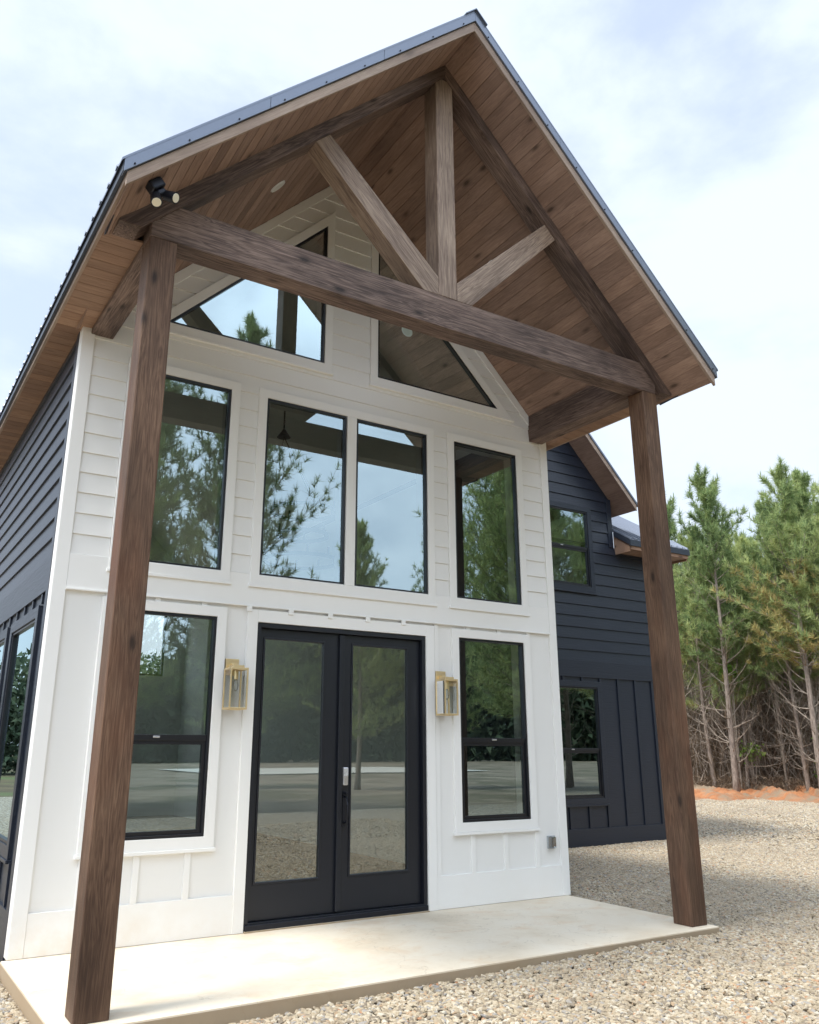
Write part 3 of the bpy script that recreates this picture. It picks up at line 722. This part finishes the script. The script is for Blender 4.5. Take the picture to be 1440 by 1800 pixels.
# ---- interior
b = MB()
b.box(.2, XR-.2, .2, 12.8, -.02, .012).build('interior_floor', FLOORI, house)
RWH = [rect(3.3, 4.3, .9, 2.3), rect(.7, 2.6, 3.1, 5.2), rect(3.0, 4.9, 3.1, 5.2), rect(.8, 2.2, .6, 2.3)]  # the upper pair is extra glazing, added to let more light into the room
wall_body([(.2, 0), (XR-.2, 0), (XR-.2, 5.5), (XC, 8.1), (.2, 5.5)], RWH, 12.6, 12.8).build('rear_wall', INTW, house)
for p in RWH: MB().ring(p, offset(p, -.05), 12.65, 12.72).build('rear_window', BLACKF, house)
for sg in (-1, 1):
    c_ = MB(); c_.hexa([(XC, .2, 8.03), (XC+sg*2.62, .2, 5.4), (XC+sg*2.62, 12.6, 5.4), (XC, 12.6, 8.03)], [(XC, .2, 8.05), (XC+sg*2.62, .2, 5.42), (XC+sg*2.62, 12.6, 5.42), (XC, 12.6, 8.05)])
    c_.build('interior_ceiling', INTW, house)
c_ = MB(); c_.box(XR-.215, XR-.201, 1.9, 12.6, .013, 5.3).box(.2011, .2149, .2, 6.7, 2.72, 5.3).build('interior_wall', INTW, house)
# back rooms wall with a doorway and dark cabinet run behind the left window
c_ = MB(); c_.box(.216, 1.9, 5.2, 5.3, .013, 2.8)
c_.build('interior_wall', paint('grey_green_room', (.30, .33, .31), .7, .02), house)
wi = MB(); wi.box(XR+.25, 11.8, 3.8, 9, -.05, 0.0).box(XR+.25, 11.8, 3.8, 9, 2.72, 2.8).box(XR+.25, 8.0, 9, 9.1, 0, 6).box(11.0, 11.8, 9, 9.1, 0, 6).box(8, 11, 9, 9.1, 0, 4.2).box(8, 11, 9, 9.1, 5.9, 6.5)
wi.box(XR+.22, XR+.25, 3.8, 9, 0, 6).box(10.45, 10.5, 3.8, 9, 2.8, 6).build('wing_interior', INTW, house)
MB().ring(rect(8.05, 10.4, 4.2, 5.9), rect(8.12, 10.33, 4.28, 5.82), 9.02, 9.08).box(8.1, 10.35, 9.03, 9.07, 5.0, 5.05).box(9.2, 9.26, 9.03, 9.07, 4.28, 5.82).build('rear_window', BLACKF, house, bevel=.003)

# ------------------------------------------------------------------ fittings
def lantern(x, label):
    t = thing('wall_lantern', label, 'wall lantern', (x+.085, -.03, 2.0), 'brass lanterns beside the front doors')
    fr = MB(); y0, y1, z0, z1, s = -.22, -.05, 1.835, 2.2, .014
    X0, X1 = x, x+.17
    for a in (X0, X1-s):
        for c in (y0, y1-s): fr.box(a, a+s, c, c+s, z0+.018, z1-.02)
    fr.box(X0, X1, y0, y1, z1-.02, z1); fr.box(X0+.03, X1-.03, y0+.03, y1-.03, z1, z1+.022)
    fr.ring(rect(X0, X1, 0, 1), rect(X0+s, X1-s, .1, .9), 0, 0) if False else None
    fr.box(X0, X1, y0, y0+s, z0, z0+.0178); fr.box(X0, X1, y1-s, y1, z0, z0+.0178); fr.box(X0, X0+s, y0+s, y1-s, z0, z0+.0178); fr.box(X1-s, X1, y0+s, y1-s, z0, z0+.0178)
    fr.build('lantern_frame', BRASS, t, bevel=.002)
    bx0 = X0+.022
    MB().box(bx0, bx0+.128, -.03, -.0005, 2.14, 2.29).box(X0+.06, X0+.11, -.09, -.0305, 2.185, 2.222+.02).build('back_plate', BRASS, t, bevel=.003)
    cx, cyy = X0+.085, -.135
    MB().tube([(cx, cyy, z1-.021), (cx, cyy, z1-.1)], .02, 12).build('lamp_socket', BRASS, t)
    MB().tube([(cx, cyy, z1-.101), (cx, cyy, z1-.12), (cx, cyy, z1-.15), (cx, cyy, z1-.19), (cx, cyy, z1-.205)], [.013, .018, .026, .02, .004], 12).build('bulb', CLEAR, t, smooth=True)
    g = MB(); q = .006
    for (a, c, d, e) in ((X0+q, y0+q, X1-q, y0+q), (X0+q, y1-q, X1-q, y1-q), (X0+q, y0+q, X0+q, y1-q), (X1-q, y0+q, X1-q, y1-q)):
        g.add([(a, c, z0+.012), (d, e, z0+.012), (d, e, z1-.01), (a, c, z1-.01)], [(0, 1, 2, 3)])
    g.build('lantern_glass', CLEAR, t)
lantern(1.525, 'brass box lantern on the white wall between the left window and the double doors')
lantern(3.86, 'brass box lantern on the white wall between the double doors and the right window')

t = thing('outlet_cover', 'grey weatherproof outlet cover low on the white wall by its right corner', 'outlet', (5.4, -.01, .54))
MB().box(5.345, 5.455, -.018, 0, .475, .605).build('cover_plate', paint('grey_plastic', (.42, .44, .45), .4, .02), t, bevel=.004)
MB().box(5.352, 5.42, -.075, -.0185, .482, .6).build('bubble_cover', glass('smoky_plastic', (.5, .53, .55), (.9, .9, .9), .1), t, bevel=.015)

pw = paint('fixture_white', (.8, .8, .78), .4, .01); pl = paint('lens_white', (.7, .7, .66), .3, .01)
for lx, ly, sx_, lab in ((1.453, -.9, .7, 'round white recessed light in the left slope of the porch soffit'), (4.157, -.9, -.7, 'round white recessed light in the right slope of the porch soffit, behind the tie beam')):
    lz = soff(lx, ly); t = thing('recessed_light', lab, 'ceiling light', (lx, ly, lz), 'recessed lights in the porch soffit')
    nrm = Vector((sx_, 0, -.71)).normalized(); q = nrm.to_track_quat('Z', 'Y').to_matrix().to_4x4(); MLt = Matrix.Translation((lx, ly, lz)) @ q
    MB().tube([(0, 0, .001), (0, 0, .012)], [.088, .082], 32).build('trim_ring', pw, t, MLt, smooth=False)
    MB().tube([(0, 0, .0125), (0, 0, .014)], .06, 24).build('lens', pl, t, MLt)

t = thing('flood_light', 'black twin head security floodlight on the left end of the gable truss', 'floodlight', (.05, -1.9, 5.45))
fl = MB(); Mf = Matrix.Translation((-.03, -2.2, 5.335)) @ Matrix.Rotation(R(-42), 4, 'Y')
fl.box(-.055, .055, -.05, .05, -.03, .045); fl.box(-.035, .035, -.035, .035, -.075, -.0305)
fl.build('housing', DARKM, t, Mf, bevel=.012)
lensm = paint('lamp_lens', (.85, .8, .66), .3, .01)
for a, dv in (((-.035, -2.21, 5.262), (.02, -.5, -.86)), ((.03, -2.19, 5.30), (.62, -.66, -.42))):
    d = Vector(dv).normalized(); p = Vector(a)
    MB().tube([p, p+d*.02, p+d*.09, p+d*.11], [.024, .036, .041, .042], 18).build('lamp_head', DARKM, t, smooth=False)
    MB().tube([p+d*.1102, p+d*.114], [.033, .032], 18).build('lamp_lens', lensm, t)

# chandelier seen through the upper windows
t = thing('chandelier', 'black two tier wheel chandelier hanging inside behind the upper windows', 'chandelier', (3.75, 3.0, 4.0))
cx, cyy = 3.75, 3.0
b = MB(); b.tube([(cx-.35, cyy, 7.0), (cx-.35, cyy, 5.9)], .012, 6); b.tube([(cx-.35, cyy, 5.9), (cx-.35, cyy, 5.78)], [.02, .1], 12)
for a in range(3):
    th = a*2.094+.5; b.tube([(cx-.35, cyy, 5.8), (cx+.45*math.cos(th), cyy+.45*math.sin(th), 4.72)], .008, 5)
b.build('chain', DARKM, t)
for z, r_, n_ in ((4.70, .46, 8), (4.35, .36, 6), (3.98, .52, 10)):
    rg = MB()
    for i in range(28):
        a0, a1 = 2*math.pi*i/28, 2*math.pi*(i+1)/28
        c0, s0, c1, s1 = math.cos(a0), math.sin(a0), math.cos(a1), math.sin(a1)
        A = [(cx+c0*(r_-.012), cyy+s0*(r_-.012), z), (cx+c0*(r_+.012), cyy+s0*(r_+.012), z), (cx+c1*(r_+.012), cyy+s1*(r_+.012), z), (cx+c1*(r_-.012), cyy+s1*(r_-.012), z)]
        rg.hexa(A, [(x, y, zz+.05) for x, y, zz in A])
    rgo = rg.build('ring', DARKM, t)
    for i in range(n_):
        a = 2*math.pi*i/n_; MB().tube([(cx+r_*math.cos(a), cyy+r_*math.sin(a), z+.05), (cx+r_*math.cos(a), cyy+r_*math.sin(a), z+.15)], .015, 6).build('candle_lamp', DARKM, rgo)

# ------------------------------------------------------------------ trees
def norm(v): return v/(np.linalg.norm(v, axis=-1, keepdims=True)+1e-9)
def pine(seed, H, crown0, rad=.11, spread=2.0, tufts=1.0, brown=0., dead=1.0, nw=.023, nl=.29, dens=1.):
    """returns (trunk MB, crown arrays, brown arrays, dead branch MB)"""
    rng = np.random.default_rng(seed); rr = random.Random(seed)
    tr = MB(); bx, by = rng.uniform(-.25, .25, 2); ph = rng.uniform(0, 6)
    cen = lambda z: np.array([bx*math.sin(z*.35+ph)-bx*math.sin(ph), by*math.sin(z*.3+ph)-by*math.sin(ph), z])
    zz = np.linspace(-.3, H, 16); tr.tube([cen(z) for z in zz], [max(.012, rad*(1-.93*(z/H))*(1.25 if z < .1 else 1)) for z in zz], 8)
    P = []; D = []; S = []
    dd = MB(); z = 1.2
    while z < crown0*1.12:
        for k in range(rr.randint(2, 4)):
            if rr.random() > dead: continue
            th = rr.uniform(0, 6.28); ln = rr.uniform(.7, 2.0)*min(1, .5+z/5); c = cen(z); el = rr.uniform(-.1, .5); pts = [c]; r0 = .021
            d = np.array([math.cos(th)*math.cos(el), math.sin(th)*math.cos(el), math.sin(el)])
            for q in range(5):
                d = norm(d+np.array([rr.uniform(-.25, .25), rr.uniform(-.25, .25), rr.uniform(.0, .46)])); pts.append(pts[-1]+d*ln/5)
                if q in (1, 2, 3) and rr.random() < .8:
                    e = norm(d+np.array([rr.uniform(-.9, .9), rr.uniform(-.9, .9), rr.uniform(-.2, .7)])); e2 = norm(e+np.array([0, 0, .4]))
                    dd.tube([pts[-1], pts[-1]+e*ln*.16, pts[-1]+e*ln*.16+e2*ln*.18], [.007, .005, .003], 3, False)
            dd.tube(pts, [r0, r0*.85, r0*.7, r0*.5, r0*.35, .003], 4, False)
        z += rr.uniform(.3, .55)
    z = crown0
    while z < H-.25:
        f = (z-crown0)/(H-crown0); nb = int((rr.randint(3, 5) if f < .7 else 3)*dens+.5)
        for k in range(nb):
            th = rr.uniform(0, 6.28); ln = spread*(1-f)**.75*rr.uniform(.45, 1.25)*(.7+.6*min(1, f*4))+.28
            el = .2+.95*f+rr.uniform(-.15, .25); c = cen(z+rr.uniform(-.12, .12)); pts = [c]
            d = np.array([math.cos(th)*math.cos(el), math.sin(th)*math.cos(el), math.sin(el)]); ns = 6
            for q in range(ns):
                d = norm(d+np.array([rr.uniform(-.2, .2), rr.uniform(-.2, .2), rr.uniform(-.06, .2)])); pts.append(pts[-1]+d*ln/ns)
                if q >= 1:
                    P.append(pts[-1]); D.append(d); S.append(1.)
                    for _ in range(2 if ln > .8 else 1):
                        if rr.random() < .85*tufts:
                            e = norm(d*.8+np.array([rr.uniform(-1, 1), rr.uniform(-1, 1), rr.uniform(-.15, .8)])); l2 = ln*rr.uniform(.12, .3)
                            p2 = pts[-1]+e*l2; tr.tube([pts[-1], p2], [.006, .004], 3, False)
                            P.append(p2); D.append(norm(e+np.array([0, 0, .4]))); S.append(1.)
                            if rr.random() < .5: P.append(pts[-1]+e*l2*.5); D.append(e); S.append(.9)
            tr.tube(pts, [.02*(1-.5*f), .016, .013, .01, .008, .006, .004], 4, False)
            P.append(pts[-1]+d*.08); D.append(norm(d+np.array([0, 0, .7]))); S.append(1.05)
        z += rr.uniform(.34, .62)*(1 if f < .6 else .8)
    for q in range(6): P.append(cen(H-.1-.14*q)); D.append(np.array([rr.uniform(-.2, .2), rr.uniform(-.2, .2), 1.])); S.append(.75)
    P = np.array(P); D = norm(np.array(D)); S = np.array(S)
    K = 22; n = len(P)
    dirs = rng.normal(size=(n, K, 3)); dirs = norm(dirs); dirs = norm(dirs*.85+D[:, None, :]*.75+np.array([0, 0, .12]))
    base = P[:, None, :]-D[:, None, :]*rng.uniform(0, .16, (n, K, 1))
    ln = nl*rng.uniform(.65, 1.15, (n, K, 1))*S[:, None, None]
    tip = base+dirs*ln+np.array([0, 0, -.02])
    side = norm(np.cross(dirs, rng.normal(size=(n, K, 3))))*nw*.5
    v = np.stack([base-side, base+side, tip], 2).reshape(-1, 3)
    cn = rng.random((n, K)) < .06; up_ = norm(rng.normal(size=(n, K, 3))*.15+np.array([0, 0, 1.])); cs_ = norm(np.cross(up_, rng.normal(size=(n, K, 3))))*.018
    v = v.reshape(n, K, 3, 3); b_ = P[:, None, :]+0*up_; cv = np.stack([b_-cs_, b_+cs_, b_+up_*.3], 2); v = np.where(cn[:, :, None, None], cv, v).reshape(-1, 3)
    isb = np.zeros(n, bool)
    if brown > 0:
        isb = (P[:, 2] < crown0+(H-crown0)*.5) & (rng.random(n) < brown)
    mk = np.repeat(isb, K*3)
    return tr, v[~mk], v[mk], dd
def tri_mesh(name, v, m):
    me = bpy.data.meshes.new(name); n = len(v)
    me.vertices.add(n); me.vertices.foreach_set('co', np.ascontiguousarray(v, np.float32).ravel())
    me.loops.add(n); me.loops.foreach_set('vertex_index', np.arange(n, dtype=np.int32))
    me.polygons.add(n//3); me.polygons.foreach_set('loop_start', np.arange(0, n, 3, dtype=np.int32)); me.polygons.foreach_set('loop_total', np.full(n//3, 3, np.int32))
    me.update(calc_edges=True); me.materials.append(m); return me
def link_tree(meshes, loc, rot, sc, label, group, name='pine_tree', cat='pine tree'):
    r = bpy.data.objects.new(name, None); M = Matrix.Translation(loc) @ Matrix.Rotation(rot, 4, 'Z') @ Matrix.Scale(sc, 4)
    COL.objects.link(r); r.matrix_world = M; tag(r, label, cat, group)
    for nm, me in meshes:
        if len(me.vertices) == 0: continue
        o = bpy.data.objects.new(nm, me); COL.objects.link(o); o.parent = r
    return r
VAR = []
for i, (H, c0, rad, spd, br, dead) in enumerate(((13.0, 5.0, .13, 2.1, 0, 1), (12.0, 4.4, .12, 2.2, .6, 1), (12.6, 5.0, .11, 1.9, .06, 1), (11.4, 3.6, .10, 2.1, .15, .8), (12.2, 5.4, .12, 2.0, .05, 1))):
    tr, g, bn, dd = pine(40+i, H, c0, rad, spd, 1.0, br, dead)
    def mm(mb, nm, m):
        me = bpy.data.meshes.new(nm); me.from_pydata(mb.v, [], mb.f); me.update(); me.materials.append(m)
        for p in me.polygons: p.use_smooth = True
        return me
    VAR.append([('trunk', mm(tr, 'trunk', BARK)), ('crown', tri_mesh('crown', g, NEEDLE)), ('dead_branches', mm(dd, 'dead_branches', TWIG)), ('browning_needles', tri_mesh('browning_needles', bn, BROWNN))])
rr = random.Random(11)
F2 = Vector((math.sin(yaw), math.cos(yaw), 0))
def at_px(u, dist):                        # ground point under image column u at horizontal distance dist
    a = (u-680.2)/1470.29; d = (F2*math.cos(pitch)*1.0+rt*a).normalized(); return CAM.x+d.x*dist, CAM.y+d.y*dist
# the pines one can tell apart at the edge of the gravel
front = [ # column, distance, variant, scale, label
 (1204, 34, 3, .84, 'slim pine half hidden by the right porch post at the wood edge'),
 (1237, 33, 0, .90, 'tall pale trunked pine just right of the porch post with a thin leading shoot'),
 (1256, 34, 4, .62, 'thin low pine trunk leaning close behind the first tall pine right of the post'),
 (1352, 33, 2, .74, 'slender pine trunk left of the browning pine at the wood edge'),
 (1374, 31.5, 1, .93, 'pine with browning lower needles and red clay stained foot'),
 (1408, 33, 2, .88, 'pine at the right edge of the photo with vine leaves at its foot'),
 (1452, 32, 0, .80, 'pine at the right border of the photo'),
 (1300, 37, 3, .84, 'bushy green pine standing back between the pale trunk and the browning pine'),
 (1340, 38, 0, .90, 'dense green pine right behind the slender trunk'),
 (1395, 37, 4, .95, 'tall pine with an open tip behind the right trunks')]
for u, d, v, s, lab in front:
    x, y = at_px(u, d); link_tree(VAR[v], (x, y, -.05), rr.uniform(0, 6.28), s, lab, 'pines along the edge of the gravel')
# deeper rows of the wood (right, and round behind the house)
n = 0; labs = {0: 'pine standing deeper in the wood beyond the gravel lot'}
for row, (d0, sp, lo, hi) in enumerate(((36, 46, 1170, 1560), (39.5, 40, 1050, 1640), (43.5, 40, 1030, 1640), (48, 44, 1000, 1660), (54, 50, 980, 1700))):
    u = lo
    while u < hi:
        x, y = at_px(u+rr.uniform(-14, 14), d0+rr.uniform(-1.4, 1.4))
        link_tree(VAR[rr.randrange(5)], (x, y, -.1), rr.uniform(0, 6.28), rr.uniform(.72, .93), labs[0].replace('deeper', ('one row', 'two rows', 'three rows', 'four rows', 'five rows')[row]+' deep'), 'pines deep in the wood'); u += sp; n += 1
# pines around the far side of the lot, behind the camera: they show in the window glass
BIG = []
for i in range(2):
    tr, g, bn, dd = pine(90+i, 15.5, 2.6, .17, 3.1, 1.15, 0, .5, nw=.02, nl=.30, dens=1.7)
    BIG.append([('trunk', mm(tr, 'trunk', BARK)), ('crown', tri_mesh('crown', g, NEEDLE))])
for i, (x, y, s) in enumerate(((3.8, -15.5, .95), (7.8, -15.0, .92), (-1.5, -17, .9), (.8, -19, 1.0), (5.6, -18.5, 1.0))):
    link_tree(BIG[i % 2], (x, y, -.15), i*1.3, s, 'big branchy pine across the lot mirrored in the upper windows', 'pines mirrored in the house windows')
for i, (x, y, s) in enumerate(((17.5, -25, .74), (21.5, -23.5, .8), (24.5, -19, .95), (13.2, -29, .7))):
    link_tree(BIG[i % 2], (x, y, -.15), i*2.1+1, s, 'low crowned pine far across the lot, mirrored in the doors and right windows', 'low pines far across the lot')
for i, (x, y, s) in enumerate(((15.8, -11.6, .95), (17.4, -12.8, 1.0), (20.2, -11.6, 1.0), (18.6, -15.5, 1.0))):  # added pines that block the bright sky from the right windows' reflections
    link_tree(BIG[(i+1) % 2], (x, y, -.15), i*1.7+2, s, 'broad dense pine added across the lot to darken the rightmost windows', 'pines added to darken the rightmost windows')
for x, y, s in ((22, -12, 1.0), (24.5, -12.5, 1.1), (27, -15, 1.1), (22.5, -8, 1.0), (24, -4.5, 1.0), (23, -14.5, 1.05), (26, -9, 1.05), (28, -13, 1.1), (26, -1, 1.0), (30, -6, 1.1), (24, -20, 1.0), (-6, -26, .9), (-12, -22, 1), (-14, -12, 1), (-13, -4, 1), (-14, 2, 1), (-15, 8, 1), (-12, 14, .95), (2, -30, .9), (9, -32, .9), (-18, -8, 1), (-19, 5, 1)):
    link_tree(VAR[rr.randrange(5)], (x, y, -.2), rr.uniform(0, 6.28), s, 'pine across the lot behind the viewer, mirrored in the glass', 'pines around the lot behind the viewer')
# far wood that closes the horizon
def thicket(name, pts, hgt, n, seed, m, label, cat, leaf=.22, thin=0):
    rng = np.random.default_rng(seed); pts = np.array(pts, float); seg = rng.integers(0, len(pts)-1, n); t = rng.random((n, 1))
    P = pts[seg]*(1-t)+pts[seg+1]*t; P = np.c_[P+rng.normal(0, 1.3, (n, 2)), rng.random(n)**.8*hgt*(.75+.25*np.sin(seg*2.1+t[:, 0]*5))-.2]
    d = norm(rng.normal(size=(n, 3))); s = norm(np.cross(d, rng.normal(size=(n, 3)))); l = leaf*rng.uniform(.5, 1.3, (n, 1))
    if thin: d = norm(d*.45+np.array([0, 0, -1.])); s = norm(np.cross(d, rng.normal(size=(n, 3))))*thin
    v = np.stack([P-s*l*.5, P+s*l*.5, P+d*l*1.6], 1).reshape(-1, 3)
    o = bpy.data.objects.new(name, tri_mesh(name, v, m)); COL.objects.link(o); return tag(o, label, cat, kind='stuff')
ring_r = [(math.cos(a)*66+6, math.sin(a)*66-8) for a in np.linspace(-.35, 2.2, 14)]
thicket('far_woods', ring_r, 8.5, 120000, 5, FARW, 'dark mass of far pine wood closing the view behind the trees', 'woods', .34)
ring_l = [(-60, -95), (-20, -92), (20, -92), (60, -92), (90, -70)]
thicket('far_woods', ring_l, 19, 170000, 6, FARW, 'dark far wood beyond the road, mirrored in the door glass', 'woods', .65)

# undergrowth: hanging vines and bare twigs between the trunks
def twigs():
    rng = random.Random(8); b = MB()
    for i in range(5200):
        u = rng.uniform(1150, 1500); d = 33.6+rng.random()**1.4*12; x, y = at_px(u, d)
        z = rng.uniform(-.1, 3.6)*(1 if rng.random() < .75 else 1.5); ln = rng.uniform(.5, 1.9)
        a = rng.uniform(0, 6.28); el = rng.choice((rng.uniform(.9, 1.5), rng.uniform(-.2, 1.0))); dv = Vector((math.cos(a)*math.cos(el), math.sin(a)*math.cos(el), math.sin(el)))
        p = Vector((x, y, z)); pts = [p]
        for q in range(4):
            dv = (dv+Vector((rng.uniform(-.3, .3), rng.uniform(-.3, .3), rng.uniform(-.25, .25)))).normalized(); p = p+dv*ln/4; pts.append(p)
        r = rng.uniform(.004, .011); b.tube(pts, [r, r*.9, r*.8, r*.6, r*.4], 3, False)
    o = b.build('undergrowth', TWIG); tag(o, 'tangle of bare grey brown twigs between the pine trunks', 'undergrowth', kind='stuff')
twigs()
edge = [at_px(u, 36.5) for u in (1120, 1200, 1300, 1400, 1520)]; edge2 = [at_px(u, 40) for u in (1080, 1200, 1300, 1400, 1600)]
thicket('hanging_straw', edge, 4.3, 26000, 7, STRAW, 'dry brown pine straw and vines hanging in the shade under the pines', 'pine straw', .38, .035)
thicket('hanging_straw', edge2, 5.4, 40000, 9, STRAW, 'dry brown pine straw farther back under the pines', 'pine straw', .5, .04)
# leafy shrubs
def shrub(u, d, z, r, n, seed, label, name='leafy_shrub', cat='shrub'):
    rng = np.random.default_rng(seed); x, y = at_px(u, d); c = np.array([x, y, z])
    q = rng.normal(size=(n, 3)); q = norm(q)*rng.random((n, 1))**.5*r*np.array([1, 1, .8])*(.6+.8*rng.random((n, 1)))
    P = c+q; dd_ = norm(rng.normal(size=(n, 3))); s = norm(np.cross(dd_, rng.normal(size=(n, 3)))); l = rng.uniform(.06, .12, (n, 1))
    v = np.stack([P-s*l*.5, P+s*l*.5, P+dd_*l], 1); v2 = np.stack([P+s*l*.5, P+dd_*l+s*l*.5, P+dd_*l], 1)
    v = np.concatenate([v, v2], 0).reshape(-1, 3)
    t = thing(name, label, cat, (x, y, 0)); o = bpy.data.objects.new('foliage', tri_mesh('foliage', v-np.array([x, y, 0]), LEAF)); COL.objects.link(o); o.parent = t
    sm = MB()
    for i in range(9):
        e = q[i*7 % n]; sm.tube([(0, 0, -.1), (e[0]*.4, e[1]*.4, z*.6), (e[0], e[1], z+e[2])], [.014, .01, .004], 4, False)
    me = bpy.data.meshes.new('stems'); me.from_pydata(sm.v, [], sm.f); me.materials.append(TWIG); o = bpy.data.objects.new('stems', me); COL.objects.link(o); o.parent = t
shrub(1402, 32.0, 1.75, .55, 420, 1, 'bright green leafy shrub in front of the rightmost pine trunk')
shrub(1428, 31.6, 4.2, .6, 320, 2, 'pale green leafy vine clump high beside the right border')
shrub(1378, 33.5, 5.9, .9, 260, 3, 'yellowish leafed climber around the browning pine trunk')
shrub(1318, 34.0, 6.4, .5, 200, 4, 'yellow green sapling leaves left of the slender pine trunk')
shrub(1246, 33.4, 4.2, .35, 160, 5, 'ivy leaves climbing the second thin trunk right of the post')
shrub(1415, 33.0, .5, 1.0, 420, 6, 'low leafy ground shrub at the foot of the right pines')
shrub(1268, 34.0, 1.4, .5, 150, 7, 'small green sapling behind the pale trunked pine')

# red clay bank along the wood edge
def clay_bank():
    b = MB(); rng = random.Random(5); us = list(range(1090, 1560, 5)); nd = 22
    for u in us:
        e = 28.7+1.2*math.sin(u*.021)+.5*math.sin(u*.07+1)-(1.3 if u > 1350 else 0)*min(1, (u-1350)/40)
        for j in range(nd):
            d = e+j*.36; x, y = at_px(u, d)
            prof = math.sin(min(1, j/9)*math.pi*.5)*.42
            h = prof*(.75+.35*math.sin(u*.11+j*.8)*math.sin(u*.045+j*.33))+rng.uniform(-.035, .035)*(j > 0)
            b.v.append((x, y, -.16+h))
    for i in range(len(us)-1):
        for j in range(nd-1): a = i*nd+j; b.f.append((a, a+nd, a+nd+1, a+1))
    o = b.build('clay_bank', CLAY, smooth=True); o['kind'] = 'structure'
clay_bank()
fl_ = [at_px(u, 36) for u in (1100, 1200, 1300, 1400, 1540)]
def litter():
    rng = np.random.default_rng(3); n = 9000; u = rng.uniform(1150, 1500, n); d = 33.3+rng.random(n)*4; P = np.array([(*at_px(a, b_), 0) for a, b_ in zip(u, d)]); P[:, 2] = rng.random(n)**2*.5+.05
    dd_ = norm(rng.normal(size=(n, 3))+np.array([0, 0, .8])); s = norm(np.cross(dd_, rng.normal(size=(n, 3))))*.012; l = rng.uniform(.1, .4, (n, 1))
    o = bpy.data.objects.new('pine_litter', tri_mesh('pine_litter', np.stack([P-s, P+s, P+dd_*l], 1).reshape(-1, 3), STRAW)); COL.objects.link(o); tag(o, 'rusty dry grass and pine litter on the clay bank', 'dry grass', kind='stuff')
litter()
